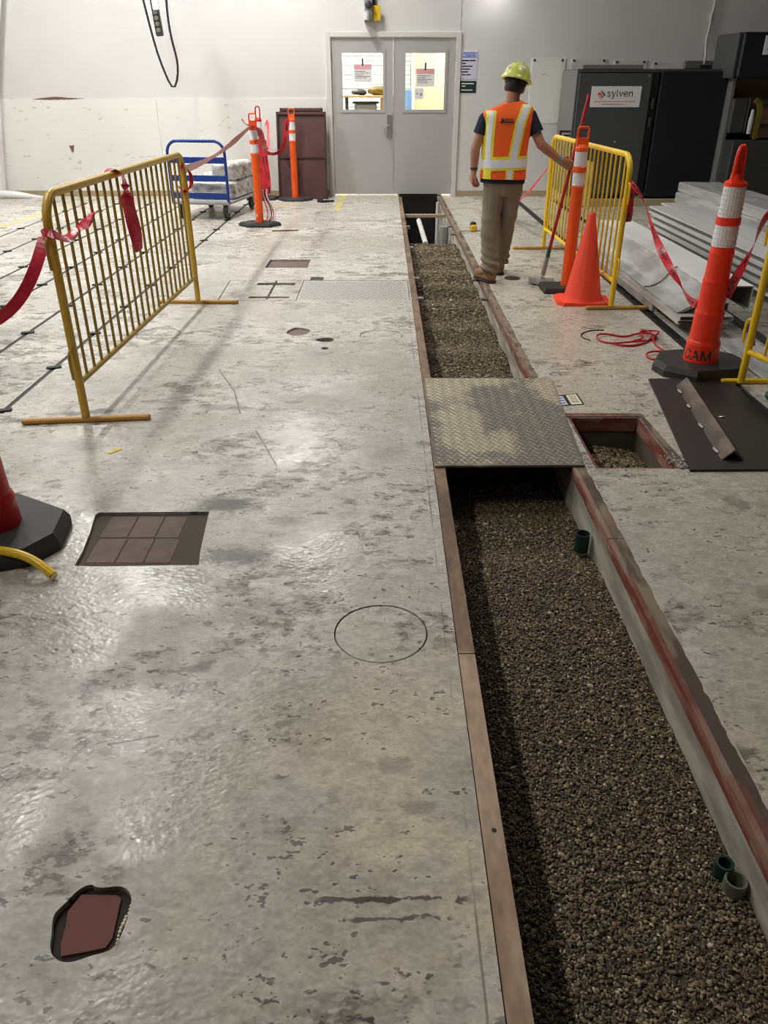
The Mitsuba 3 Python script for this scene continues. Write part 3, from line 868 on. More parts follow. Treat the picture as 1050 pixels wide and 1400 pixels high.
# signs beside the door
k = thing('wall_sign', 'lilac NOTICE sign with blue header to the right of the doors', 'sign')
part(k, 'plate', box(1.165, 1.415, YW - .008, YW - .001, 1.655, 2.03, .002), 'lilac')
part(k, 'header', box(1.185, 1.395, YW - .0095, YW - .008, 1.945, 2.012), 'blue_ink')
part(k, 'lettering', upright(text('NOTICE', .04, bold=True), 1.29, YW - .0095, 1.958), 'lilac')
for i, (w1, w2) in enumerate([(.10, .09), (.06, 0), (.16, 0), (.125, 0), (.10, 0), (.065, .06)]):
    z = 1.905 - i * .037
    part(k, 'print', cat(*([box(1.18, 1.18 + w1, YW - .0095, YW - .008, z - .008, z + .008)] + ([box(1.192 + w1, 1.192 + w1 + w2, YW - .0095, YW - .008, z - .008, z + .008)] if w2 else []))), 'ink')
k = thing('wall_sign', 'small black sign with white print under the NOTICE sign', 'sign')
part(k, 'plate', box(1.165, 1.41, YW - .008, YW - .001, 1.475, 1.635, .002), 'sign_dark')
for z, w in ((1.60, .19), (1.568, .06), (1.515, .17)):
    part(k, 'print', box(1.185, 1.185 + w, YW - .0095, YW - .008, z - .007, z + .007), 'white')

# room behind the doors
struct('wall_store_back', box(-3, 3, 16.4, 16.5, -.05, 3.0), 'cream')
struct('wall_store_left', box(-3.1, -3, YW + .12, 16.5, -.05, 3.0), 'white')
struct('wall_store_right', box(3, 3.1, YW + .12, 16.5, -.05, 3.0), 'white')
struct('ceiling_store', box(-3.1, 3.1, YW + .12, 16.5, 3.0, 3.1), 'white')
struct('wall_store_side', box(0.50, 0.58, 14.5, 16.4, 0, 2.95), 'cream', label='cream partition seen through the right door window')
struct('wall_store_panel', box(0.58, 2.9, 14.5, 14.56, 0, 2.95), 'cream', label='cream board seen through the right door window')
k = thing('roller_shutter', 'white slatted roller shutter seen through the door windows', 'shutter')
for i in range(26):
    z = 0.55 + i * .075
    part(k, 'slat', box(-2.2, 0.49, 16.34, 16.36, z + .004, z + .071, .006), 'shutter')
part(k, 'backing', box(-2.2, 0.49, 16.365, 16.38, 0.5, 2.55), 'grey_box')
k = thing('work_table', 'tall work bench seen through the left door window', 'work bench')
part(k, 'top', box(-1.1, 0.2, 14.5, 15.2, 1.405, 1.435, .004), 'tan')
for x in (-0.62, 0.17):
    part(k, 'leg', box(x - .025, x + .025, 14.55, 14.6, 0, 1.405), 'black')
obj('folded_tarp', wrinkle(trimesh.creation.icosphere(subdivisions=3, radius=1).apply_scale([.2, .15, .07]).apply_translation([-0.08, 14.75, 1.50]), .02, 9), 'olive', 'crumpled yellow bundle on the bench behind the left door window', 'bundle')
obj('tool_bag', wrinkle(trimesh.creation.icosphere(subdivisions=3, radius=1).apply_scale([.13, .12, .045]).apply_translation([-0.42, 14.75, 1.478]), .015, 9, 3), 'black', 'dark tool bag on the bench behind the left door window', 'tool bag')
k = thing('storage_box', 'grey plastic tote under the bench behind the left door window', 'storage box')
part(k, 'tub', box(-0.50, -0.12, 14.7, 15.0, .95, 1.31, .02), 'grey_box')
part(k, 'lid', box(-0.53, -0.09, 14.67, 15.03, 1.31, 1.34, .008), 'black')
part(k, 'stand', box(-0.48, -0.14, 14.72, 14.98, 0, .95), 'grey_box')
obj('carton', box(-0.06, 0.14, 14.7, 15.1, 0, 1.39, .004), 'tan', 'tan carton under the table behind the left door window', 'carton')
obj('cloth', wrinkle(box(0.30, 0.46, 14.4, 14.46, 0.0, 1.52, .01), .01, 8), 'blue_cloth', 'light blue sheet hanging behind the right door window', 'sheet')

# ------------------------------------------------------------------ barricades
PICKETS = {}


def barricade(label, a, b, n, m, feet=(0, 0), foot_rot=(0, 0), foot_len=0.66, hooks=True, foot_m='foot_rust', grp='yellow steel barricades'):
    """A steel crowd barricade from the point a to b on the floor."""
    a, b = np.array(a, float), np.array(b, float)
    L = float(np.linalg.norm(b - a))
    ang = math.degrees(math.atan2(b[1] - a[1], b[0] - a[0]))
    W = T().translate([float(a[0]), float(a[1]), 0]).rotate([0, 0, 1], ang)
    t = thing('barricade', label, 'barricade', grp)
    H, R = 1.115, 0.13
    arc = [(R - R * math.cos(q), 0, H - R + R * math.sin(q)) for q in np.linspace(0, math.pi / 2, 8)]
    path = [(0, 0, .03), (0, 0, .5)] + arc + [(L - x, 0, z) for x, _, z in arc[::-1]] + [(L, 0, .5), (L, 0, .03)]
    part(t, 'frame', tube(path, .0215, 12), 'yellow_frame' if m == 'yellow_worn' else m, to=W, smooth=40)
    part(t, 'bottom_rail', bar((.0, 0, .215), (L, 0, .215), .017, 10), m, to=W)
    if m not in PICKETS:
        PICKETS[m] = shape(bar((0, 0, .215), (0, 0, H), .0085, 8), m, 40)
    for i in range(n):
        x = L * (i + 1) / (n + 1)
        part(t, 'picket', PICKETS[m], m, to=W @ T().translate([x, 0, 0]).scale([1, 1, (H - .06) / (H - .06)]))
    for i, x in enumerate((0, L)):
        F = W @ T().translate([x, feet[i], 0]).rotate([0, 0, 1], foot_rot[i])
        part(t, 'foot', box(-.018, .018, -foot_len / 2, foot_len / 2, 0.0, .028, .007), foot_m, to=F, label='flat steel foot bar')
    if hooks:
        for x, s in ((0, -1), (L, 1)):
            for z in (.32, .86):
                hk = tube(spline([(x, 0, z + .06), (x + s * .05, 0, z + .065), (x + s * .062, 0, z + .03), (x + s * .058, 0, z - .07)], 14), .008, 8)
                part(t, 'hook', hk, m, to=W, smooth=40)
    return t, W


barricade('long worn yellow steel barricade standing on the open floor on the left', (-1.572, 3.81), (-1.52, 6.36), 21, 'yellow_worn', foot_rot=(7, 0))
bR, WR = barricade('bright yellow steel barricade behind the orange cone and the worker', (1.803, 6.165), (1.737, 8.77), 20, 'yellow_bright', feet=(-.13, 0))
part(bR, 'sign_plate', box(1.02, 1.42, -.018, -.012, .62, 0.99, .002), 'plate_pale', to=WR, label='pale plate tied to the pickets')
barricade('bright yellow barricade cut off by the right edge of the picture beside the channelizer', (2.10, 4.35), (2.62, 2.35), 14, 'yellow_bright', feet=(.25, 0), foot_rot=(-14.5, 0), foot_m='yellow_bright')
# the barricade at the left edge: only its bent foot reaches into the picture
t = thing('barricade', 'yellow barricade foot tube bending down to the floor at the left edge', 'barricade', 'yellow steel barricades')
pth = spline([(-1.185, 2.312, .018), (-1.225, 2.335, .04), (-1.29, 2.365, .062), (-1.40, 2.395, .072), (-1.62, 2.42, .075), (-1.9, 2.44, .075), (-2.2, 2.45, .075)], 40)
part(t, 'foot', tube(pth, .0165, 14), 'yellow_bright', smooth=40)
part(t, 'tube_end', tube([(-1.1835, 2.3112, .0165), (-1.180, 2.309, .0145)], .0125, 12), 'cream')
part(t, 'post', tube([(-1.9, 2.44, .07), (-1.9, 2.44, 1.0), (-1.92, 2.3, 1.1), (-1.95, 2.1, 1.11), (-2.2, 0.0, 1.11)], .0215, 12), 'yellow_bright', smooth=40)
part(t, 'bottom_rail', bar((-1.9, 2.44, .22), (-2.2, 0.0, .22), .017), 'yellow_bright')

# ------------------------------------------------------------------ delineator posts and cones
HEXA = Polygon([(.27, 0), (.14, .17), (-.14, .17), (-.27, 0), (-.14, -.17), (.14, -.17)])


def rubber_base(parent, poly, h, x, y, deg, hole=None):
    inner = affinity.scale(poly, .93, .93)
    m = from_man(m3.Manifold.hull_points(np.array([(px, py, z) for px, py, z in [(*q, 0.0) for q in poly.exterior.coords] + [(*q, h * .55) for q in poly.exterior.coords] + [(*q, h) for q in inner.exterior.coords]], np.float32)))
    part(parent, 'base', mov(rot(m, deg), x, y, 0), 'rubber', label='black rubber base')


def post_tube(label, x, y, m, deg, base='hex', dz=.0, loop='square', grp='slim orange delineator posts', bands=2):
    t = thing('delineator_post', label, 'delineator post', grp)
    poly = HEXA if base == 'hex' else shbox(-.215, -.15, .215, .15)
    rubber_base(t, poly, .045, x, y, deg)
    part(t, 'tube', lathe([(0, .04), (.052, .04), (.054, .06), (.050, .075), (.0485, .82), (.054, .825), (.054, .84), (.0475, .845), (.0475, .945), (.055, .95), (.055, .985), (.0475, .99), (.0475, 1.10), (.053, 1.105), (.053, 1.125), (.036, 1.15), (0, 1.15)], 26, x, y), m)
    for z0, z1 in ((.847, .943), (.992, 1.098)):
        part(t, 'reflective_band', lathe([(.0476, z0), (.0492, z0), (.0492, z1), (.0476, z1), (.0476, z0)], 26, x, y), 'reflective', label='white reflective band')
    if loop == 'square':
        c = from_man(m3.Manifold.hull_points(np.array([(sx * .046, sy * .02, z) for sx in (-1, 1) for sy in (-1, 1) for z in (1.13, 1.20)], np.float32)))
        pth = [(-.042, 0, 1.19), (-.043, 0, 1.262), (-.034, 0, 1.275), (.034, 0, 1.275), (.043, 0, 1.262), (.042, 0, 1.19)]
        part(t, 'handle', mov(rot(cat(c, tube(pth, .009, 8)), 0), x, y, dz), m)
    else:
        pth = [(-.03, 0, 1.14)] + [(-.032 * math.cos(q), 0, 1.27 + .032 * math.sin(q)) for q in np.linspace(0, math.pi, 9)] + [(.03, 0, 1.14)]
        part(t, 'handle', mov(tube(pth, .0095, 8), x, y, dz), m)
    return t


tA = post_tube('nearest of the three delineator posts left of the doors, tapes tied to its top', -1.585, 10.42, 'orange', 0)
part(tA, 'sticker', rot(box(-.016, .016, -.002, 0, .11, .15), 0).apply_translation([-1.60, 10.375, 0]), 'white', label='small white sticker')
post_tube('red delineator post with a rounded loop handle, wrapped in bunched tape behind the nearest post', -1.90, 13.05, 'red_tube', 20, loop='round')
post_tube('orange delineator post in front of the leaning maroon trays', -1.385, 12.95, 'orange', 0)
post_tube('orange delineator post between the worker and the orange cone', 1.587, 6.83, 'orange', 0, base='square')

HEX2 = affinity.scale(Polygon([(.36, -.04), (.36, .08), (.2, .27), (-.2, .27), (-.36, .08), (-.36, -.08), (-.2, -.27), (.2, -.27)]), .78, .85)


def channelizer(label, x, y, m, deg, lettering=True, lean=0):
    t = thing('channelizer_post', label, 'channelizer', 'stepped channelizer posts on black bases')
    rubber_base(t, HEX2, .07, x, y, deg)
    part(t, 'cone', lathe([(0, .06), (.103, .06), (.103, .075), (.098, .165), (.101, .172), (.096, .19), (.089, .20), (.084, .355), (.087, .362), (.082, .378), (.078, .385), (.074, .54), (.077, .547), (.073, .562), (.070, .57), (.067, .70), (.070, .708), (.066, .722), (.064, .735), (.060, .745), (.057, 1.065), (.063, 1.068), (.063, 1.085), (.038, 1.10), (.034, 1.13), (0, 1.13)], 36, x, y), m)
    for z0, z1, r0, r1 in ((.745, .862, .0655, .063), (.905, 1.066, .062, .0585)):
        b = part(t, 'reflective_band', lathe([(r0 - .006, z0), (r0, z0), (r1, z1), (r1 - .006, z1), (r0 - .006, z0)], 36, x, y), 'white', label='white reflective band')
        dots = []
        for zi in np.linspace(z0 + .018, z1 - .018, 4 if z1 - z0 < .13 else 6):
            rr = r0 + (r1 - r0) * (zi - z0) / (z1 - z0)
            for q in np.arange(0, 2 * math.pi, math.pi / 11):
                dots.append(mov(trimesh.creation.icosphere(subdivisions=0, radius=.005), x + rr * math.cos(q), y + rr * math.sin(q), zi))
        part(b, 'bead_rows', cat(*dots), 'reflective', kind='stuff')
    part(t, 'ring', lathe([(.056, .862), (.068, .864), (.067, .903), (.056, .905), (.056, .862)], 36, x, y), m)
    side = []
    for sx in (-1, 1):
        pth = [(sx * .030, 0, 1.09), (sx * .027, 0, 1.15), (sx * .021, 0, 1.235), (sx * .012, 0, 1.262), (0, 0, 1.27)]
        side.append(tube(spline(pth, 12), .0135, 8))
    side.append(box(-.018, .018, -.005, .005, 1.10, 1.25, .004))
    for zi in np.linspace(1.13, 1.235, 6):
        side.append(mov(trimesh.creation.icosphere(subdivisions=1, radius=.011), 0, 0, zi))
    part(t, 'handle', mov(rot(cat(*side), 25), x, y, 0), m)
    if lettering:
        tm = text('CAM', .058, .002, bold=True)
        v = tm.vertices.copy()
        v[:, 0] -= v[:, 0].mean()
        r = .1005
        q = v[:, 0] / r - math.pi / 2 - .72
        rr = r + v[:, 2] - v[:, 1] * .055
        tm2 = trimesh.Trimesh(np.stack([x + rr * np.cos(q), y + rr * np.sin(q), .088 + v[:, 1]], 1), tm.faces, process=False)
        part(t, 'lettering', tm2, 'green_dark', label='dark green painted letters', smooth=False)
    return t


channelizer('tall orange-red stepped channelizer post behind the black steel sheet', 1.965, 4.66, 'orange_red', 12)
channelizer('red stepped channelizer post cut off by the left edge of the picture', -1.515, 2.60, 'red_tube', 150, lettering=False)

t = thing('traffic_cone', 'plain orange traffic cone beside the yellow barricade foot', 'traffic cone')
cb = [(sx * (.215 - q), sy * (.17 - p), z) for sx in (-1, 1) for sy in (-1, 1) for q, p in ((0, .05), (.05, 0)) for z in (0, .028)]
part(t, 'base', mov(rot(from_man(m3.Manifold.hull_points(np.array(cb, np.float32))), -4), 1.63, 6.42, 0), 'cone')
part(t, 'body', lathe([(0, .02), (.168, .02), (.166, .035), (.150, .06), (.030, .665), (.026, .688), (.015, .695), (0, .695)], 14, 1.635, 6.43), 'cone', smooth=50)

# ------------------------------------------------------------------ tapes
def tape(label, pts, w=.07, twist=None, n=50, name='barrier_tape', grp=None, up=(0, 0, 1), catname='tape', m_='tape'):
    p = spline(pts, n)
    tw = None if twist is None else np.interp(np.linspace(0, 1, n), np.linspace(0, 1, len(twist)), twist)
    m, uv = ribbon(p, w, tw, up)
    k = numbered(name)
    scene[k] = mikit.ply(m, 'mat_' + m_, smooth=False, uv=uv)
    lab(k, label, catname, grp)
    return k


h = math.pi / 2
tape('red barrier tape running from the left barricade out of the left edge', [(-1.60, 3.80, .93), (-1.64, 3.72, .80), (-1.72, 3.60, .66), (-1.78, 3.5, .615), (-1.9, 3.35, .60), (-2.3, 3.0, .60)], .055, [.3, 1.2, 1.5, .4, .2, .1], m_='tape_plain')
tape('red barrier tape wound through the pickets near the left barricade post', [(-1.60, 3.79, .94), (-1.56, 3.77, .955), (-1.53, 3.88, .915), (-1.53, 4.02, .925), (-1.535, 4.16, .93), (-1.54, 4.32, .965), (-1.545, 4.42, .96)], .05, [0, .2, 1.0, 1.3, .6, 1.6, 1.2], up=(1, 0, .3), m_='tape_plain')
tape('red barrier tape knotted on the top rail of the left barricade, end hanging down', [(-1.585, 4.78, 1.125), (-1.55, 4.80, 1.145), (-1.515, 4.82, 1.12), (-1.50, 4.83, 1.0), (-1.495, 4.85, .86), (-1.49, 4.87, .74), (-1.488, 4.88, .68)], .075, [0, 0, .1, .2, .5, .9, 1.5], up=(0, 0, 1), m_='tape_plain')
tape('faded barrier tape stretched from the left barricade to the nearest orange post', [(-1.535, 6.40, 1.0), (-1.56, 7.7, .995), (-1.58, 9.1, 1.06), (-1.60, 10.38, 1.14)], .07, [1.2, .8, 1.4, 1.0], 60, m_='tape_faded')
tape('dark red tape loop around the far post of the left barricade', [(-1.545, 6.345, 1.02), (-1.50, 6.32, 1.03), (-1.47, 6.36, .98), (-1.475, 6.35, .89), (-1.50, 6.33, .86), (-1.56, 6.34, .89)], .035, [0, .5, 1, 1.2, .8, .3], up=(1, 0, .2))
tape('red barrier tape hanging from the nearest orange post down behind it', [(-1.70, 10.36, 1.22), (-1.63, 10.36, 1.15), (-1.56, 10.36, 1.13), (-1.52, 10.42, 1.09), (-1.50, 10.6, .95), (-1.55, 11.4, .88), (-1.82, 12.95, .93)], .075, [.2, .9, .4, 1.2, 1.0, 1.3, 1.2])
tape('red barrier tape sagging from the red loop post to the post at the maroon trays', [(-1.86, 12.99, .78), (-1.70, 12.95, .66), (-1.58, 12.93, .70), (-1.48, 12.91, .92), (-1.43, 12.90, 1.14)], .08, [1.2, .6, .5, 1.0, 1.3])
t = thing('tape_bundle', 'thick bunch of red barrier tape hanging down the red loop post', 'tape')
for i in range(9):
    r = np.random.default_rng(40 + i)
    x = -1.985 + .022 * i
    pth = spline([(x, 12.985 - .02 * r.random(), .88 - .05 * r.random()), (x + r.uniform(-.03, .03), 12.96, .66), (x + r.uniform(-.03, .04), 12.95, .42), (x + r.uniform(-.03, .04), 12.94, .20 - .12 * r.random())], 26)
    m, uv = ribbon(pth, .055, np.linspace(r.uniform(-.5, .5), r.uniform(-.8, .8), 26), up=(0, -1, 0))
    kk = numbered(t + '__strand')
    scene[kk] = mikit.ply(m, 'mat_tape', smooth=False, uv=uv)
t = thing('tape_bundle', 'thin loose tape ends dangling behind the foot of the nearest orange post', 'tape')
for i in range(5):
    x = -1.515 + .016 * i
    part(t, 'strand', tube(spline([(x - .03, 10.5, .42), (x, 10.48, .28), (x + .03 + .01 * i, 10.47, .14), (x + .01, 10.45, .05)], 16), .006, 6), ['red_ink', 'white', 'maroon', 'red_ink', 'white'][i])
tape('short red tape flap hanging from the near post of the right barricade', [(1.805, 6.18, .93), (1.835, 6.19, .88), (1.845, 6.20, .78), (1.85, 6.2, .70), (1.852, 6.2, .655)], .07, [.3, .2, .3, .2, .5], up=(0, -1, 0))
tape('long red tape sagging from the right barricade to the tall channelizer', [(1.81, 6.15, .94), (1.87, 6.05, .86), (1.92, 5.8, .66), (1.95, 5.5, .50), (1.96, 5.2, .40), (1.95, 4.95, .36), (1.93, 4.72, .40), (1.90, 4.62, .46)], .055, [.4, 1.2, 1.7, 2.6, 3.3, 4.2, 4.6, 5], 90, up=(0, -1, .3))
tape('red tape stretched from the tall channelizer up to the barricade at the right edge', [(2.03, 4.62, .46), (2.05, 4.58, .60), (2.07, 4.5, .78), (2.06, 4.42, .92), (2.08, 4.33, .99)], .055, [.2, 1.0, 1.9, 2.6, 3.0], up=(0, -1, .2))
tape('red tape hanging down inside the barricade at the right edge', [(2.10, 4.33, .98), (2.16, 4.4, .80), (2.165, 4.44, .55), (2.16, 4.45, .30), (2.17, 4.44, .22)], .05, [.3, 1.3, .5, 1.4, .8], up=(0, -1, 0))
tape('red tape trailing from the right barricade to the floor behind the worker', [(1.74, 8.80, .86), (1.66, 9.1, .64), (1.60, 9.6, .42), (1.62, 10.4, .22), (1.66, 11.2, .06), (1.70, 11.5, .02)], .05, [1, 1.3, .9, 1.2, .5, 0])
t = thing('cord', 'tangle of thin red cord lying on the floor between trench and channelizer', 'cord')
loops = [[(1.50, 5.28), (1.60, 5.20), (1.74, 5.22), (1.86, 5.30), (1.92, 5.38), (1.84, 5.42), (1.70, 5.38), (1.58, 5.42), (1.50, 5.36), (1.50, 5.28)],
         [(1.72, 5.25), (1.82, 5.36), (1.88, 5.52), (1.96, 5.50), (1.90, 5.34), (1.86, 5.2), (1.87, 5.02), (1.84, 4.88), (1.74, 4.86), (1.72, 4.93), (1.80, 4.99), (1.86, 4.98)],
         [(1.55, 5.18), (1.70, 5.16), (1.83, 5.26), (1.90, 5.44), (1.87, 5.56)]]
for i, q in enumerate(loops):
    pth = spline([(x, y, .007 + .006 * ((j * 7 + i) % 3)) for j, (x, y) in enumerate(q)], 70)
    part(t, 'strand', tube(pth, .0065, 6), 'cord_red')
t = thing('wire', 'thin dark wire curling on the floor beside the red cord', 'wire')
part(t, 'strand', tube(spline([(1.60, 5.55, .004), (1.47, 5.52, .004), (1.40, 5.40, .004), (1.44, 5.30, .004)], 24), .0035, 6), 'dark')

# ------------------------------------------------------------------ cart, boxes, panels, hanging things
CT = T().translate([-2.425, 10.9, 0]).rotate([0, 0, 1], -9)
t = thing('platform_cart', 'blue platform cart with a three-slat handle by the back wall', 'cart')
part(t, 'platform', box(-.40, .40, .0, 1.35, .19, .225, .006), 'grey_box', to=CT, label='grey platform')
R = .14
arc = [(-.385 + R - R * math.cos(q), .02, .95 - R + R * math.sin(q)) for q in np.linspace(0, math.pi / 2, 8)]
part(t, 'handle_frame', tube([(-.385, .02, .20)] + arc + [(-x, y, z) for x, y, z in arc[::-1]] + [(.385, .02, .20)], .0185, 12), 'blue', to=CT, smooth=40)
for z in (.265, .475, .69):
    part(t, 'slat', box(-.385, .385, .005, .02, z, z + .075, .004), 'blue', to=CT)
for x in (-.31, .31):
    for y in (.12, 1.2):
        w = part(t, 'wheel', rot(lathe([(0, -.022), (.06, -.022), (.098, -.016), (.10, 0), (.098, .016), (.06, .022), (0, .022)], 24), 90, (0, 1, 0)), 'rubber', to=CT @ T().translate([x, y, .10]))
        part(w, 'fork', cat(box(-.035, -.027, -.03, .03, -.02, .09), box(.027, .035, -.03, .03, -.02, .09), box(-.05, .05, -.05, .05, .08, .091)), 'steel_dull', to=CT @ T().translate([x, y, .10]))


def bundle(x0, x1, y0, y1, z0, z1, seed, b=.03):
    m = box(x0, x1, y0, y1, z0, z1, b)
    mm = from_man(to_man(m).refine_to_length(.035))
    mm.vertices = mm.vertices + (meshkit.fbm(mm.vertices * 9, 3, seed)[:, None] - .5) * .035 * np.array([1, 1, .6])
    return mm


for i, (q, lb) in enumerate([((-.22, .39, .25, 1.25, .228, .45), 'grey plastic-wrapped bundle, lowest on the blue cart'), ((.06, .385, .35, 1.25, .452, .66), 'grey plastic-wrapped bundle stacked on top of the lower one on the blue cart'), ((-.15, .055, .5, 1.2, .452, .53), 'thin wrapped packet on the lower bundle behind the cart slats')]):
    k = obj('wrapped_bundle', bundle(*q, i), 'wrap', lb, 'wrapped bundle', smooth=40)
    scene[k]['to_world'] = CT
PT = T().translate([-1.265, 13.08, 0.0]).rotate([1, 0, 0], -14)


def leaning(label, w, h, dy, dx, m, lip):
    t = thing('metal_tray', label, 'metal tray')
    M_ = T().translate([-1.275 + dx, 13.12 + dy, 0.004]).rotate([1, 0, 0], -10.5)
    part(t, 'sheet', box(-w / 2, w / 2, .0, .006, 0, h), m, to=M_)
    part(t, 'edge', box(-w / 2, -w / 2 + .03, -.035, .0, 0, h, .003), lip, to=M_)
    part(t, 'edge', box(w / 2 - .03, w / 2, -.035, .0, 0, h, .003), lip, to=M_)
    part(t, 'edge', box(-w / 2 + .03, w / 2 - .03, -.035, .0, h - .04, h, .003), m, to=M_)
    for z in (.58, ):
        part(t, 'rib', box(-w / 2 + .03, w / 2 - .03, -.02, .0, z, z + .03, .003), lip, to=M_)
    return t


leaning('front maroon steel tray leaning on the wall left of the doors', .765, 1.235, 0, 0, 'maroon', 'maroon_dark')
leaning('second maroon steel tray behind the front one, its top edge showing', .66, 1.285, .05, .0, 'maroon', 'maroon_dark')
obj('scrap_metal', cat(mov(rot(box(-.09, .09, -.02, .02, 0, .03, .004), 20), -.86, 12.72, 0), mov(rot(box(-.05, .05, -.015, .015, 0, .05, .004), -30), -.98, 12.70, 0)), 'black', 'small dark scrap on the floor in front of the maroon trays', 'scrap')

t = thing('pendant_control', 'hanging grey push-button pendant with a white tag', 'pendant control')
PM = T().translate([-3.09, 12.5, 2.17]).rotate([0, 1, 0], -4)
part(t, 'body', box(-.048, .048, -.035, .035, 0, .75, .012), 'machine', to=PM)
for i in range(6):
    b = part(t, 'button', rot(lathe([(0, 0), (.03, 0), (.028, .014), (0, .016)], 14), 90, (1, 0, 0)), 'pipe_grey', to=PM @ T().translate([0, -.035, .07 + i * .07]))
    part(b, 'guard', box(-.044, .044, -.045, -.03, .032, .038), 'black', to=PM @ T().translate([0, 0, .07 + i * .07]))
part(t, 'tag', box(-.02, .065, -.06, -.055, .30, .47), 'lilac', to=PM, label='white tag')
part(t, 'cord', bar((-3.13, 12.5, 2.9), (-3.16, 12.5, CEIL), .012), 'dark')
t = thing('hanging_cable', 'black cable hanging in a long loop in front of the back wall', 'cable')
part(t, 'loop', tube(spline([(-3.27, 12.5, 5.1), (-3.27, 12.5, 2.65), (-3.2, 12.5, 2.2), (-3.08, 12.5, 1.72), (-2.98, 12.5, 1.55), (-2.92, 12.5, 1.66), (-2.93, 12.5, 2.1), (-2.945, 12.5, 2.65), (-2.95, 12.5, 5.1)], 90), .0145, 10), 'black', smooth=40)
t = thing('hanging_cable', 'thin pale cord curling beside the hanging cable loop', 'cord')
part(t, 'strand', tube(spline([(-2.94, 12.52, 2.52), (-2.85, 12.53, 2.50), (-2.76, 12.53, 2.56), (-2.75, 12.53, 2.7), (-2.82, 12.53, 3.2), (-2.85, 12.53, 5.1)], 40), .005, 6), 'white')

t = thing('alarm_light', 'grey alarm strobe with a yellow tag on the wall above the doors', 'alarm light')
part(t, 'housing', box(-.29, -.17, YW - .16, YW - .001, 2.38, 2.72, .012), 'grey_box')
part(t, 'lens', lathe([(0, 0), (.048, 0), (.052, .02), (.045, .10), (0, .11)], 20, -.255, YW - .2, 2.41), 'plastic')
part(t, 'bell', rot(lathe([(0, 0), (.055, 0), (.05, .05), (.02, .07), (0, .07)], 20), 90, (1, 0, 0)).apply_translation([-.225, YW - .15, 2.6]), 'machine')
part(t, 'bracket', box(-.20, -.13, YW - .06, YW - .001, 2.50, 2.75, .005), 'machine')
part(t, 'tag', box(-.165, -.05, YW - .10, YW - .095, 2.41, 2.60), 'tag_yellow', label='yellow tag')
part(t, 'arm', bar((-.12, YW - .10, 2.60), (-.12, YW - .02, 2.64), .008), 'machine')

# plastic sheeting on the left
def curtain(x0, x1, y, z0, z1, seed):
    nx, nz = 60, 40
    g = np.stack(np.meshgrid(np.linspace(0, 1, nx), np.linspace(0, 1, nz), indexing='ij'), -1).reshape(-1, 2)
    Z = z0 + (z1 - z0) * g[:, 1]
    X = x0 + (x1 + .225 * Z - x0) * g[:, 0] + .03 * np.sin(g[:, 1] * 9 + 1) * g[:, 0]
    Y = y + .05 * np.sin(g[:, 0] * 22 + 2 * np.sin(g[:, 1] * 3)) + .06 * (meshkit.fbm(np.stack([X * 3, Z * 1.2, 0 * X], 1), 3, seed) - .5)
    f = [(i * nz + j, (i + 1) * nz + j, (i + 1) * nz + j + 1) for i in range(nx - 1) for j in range(nz - 1)] + [(i * nz + j, (i + 1) * nz + j + 1, i * nz + j + 1) for i in range(nx - 1) for j in range(nz - 1)]
    a = np.stack([X, Y, Z], 1)
    n = len(a)
    v = np.vstack([a, a + [0, .004, 0]])
    f = np.array(f)
    return trimesh.Trimesh(v, np.vstack([f, f[:, ::-1] + n]), process=False)


t = thing('plastic_sheeting', 'white plastic sheeting hanging at the left edge in front of the back wall', 'plastic sheeting')
part(t, 'sheet', curtain(-7.1, -6.07, 13.22, .05, 4.2, 3), 'sheet', smooth=True)
part(t, 'tape_strip', rot(box(-6.06, -6.0, 13.10, 13.105, .45, 1.15), 12, (0, 1, 0), (-6.0, 13.1, .8)), 'pink', label='pink tape strip')
obj('plastic_hose', tube(spline([(-6.6, 12.9, .03), (-6.3, 13.05, .05), (-6.0, 13.12, .07), (-5.7, 13.22, .03), (-5.3, 13.26, .012)], 40), .05, 12, scale=np.r_[np.linspace(.9, 1.1, 24), np.linspace(1.1, .2, 16)]), 'white_gloss', 'white plastic strip lying on the floor at the foot of the sheeting', 'plastic strip', smooth=40)
obj('rubber_block', box(-6.25, -6.12, 12.75, 12.9, 0, .06, .01), 'black', 'small black block on the floor at the far left', 'block')
obj('paper_scrap', rot(box(-.035, .035, -.012, .012, 0, .003), 52).apply_translation([-1.31, 3.43, 0]), 'tag_yellow', 'small yellow scrap lying on the floor in front of the left barricade', 'scrap')
obj('wood_scrap', rot(box(-.16, .16, -.02, .02, 0, .012, .003), 8).apply_translation([-1.22, 10.0, 0]), 'board', 'thin brown scrap on the floor right of the nearest orange post', 'scrap')
t = thing('tape_measure', 'small yellow and black tape measure on the floor beside the trench', 'tape measure')
part(t, 'body', box(1.06, 1.14, 9.93, 10.0, 0, .075, .015), 'tag_yellow')
part(t, 'cap', box(1.065, 1.135, 10.0, 10.10, 0, .10, .015), 'black')
part(t, 'blade', box(.93, 1.06, 9.96, 9.98, .005, .010), 'steel_dull')
t = thing('floor_sticker', 'worn floor label with a blue half and a cream half beside the tread plate', 'floor label')
st = Polygon([(.965, 4.03), (1.118, 4.06), (1.115, 4.235), (.965, 4.195)])
part(t, 'backing', prism(st, .0004, .0016), 'sign_dark')
part(t, 'panel', prism(Polygon([(1.045, 4.055), (1.108, 4.068), (1.106, 4.222), (1.043, 4.205)]), .0016, .0022), 'cream')
part(t, 'panel', prism(Polygon([(.975, 4.045), (1.025, 4.055), (1.022, 4.19), (.975, 4.185)]), .0016, .0022), 'lilac')
part(t, 'print', cat(*[box(1.055, 1.095, y, y + .012, .0022, .0027) for y in (4.09, 4.12, 4.15, 4.18)]), 'grey_ink')
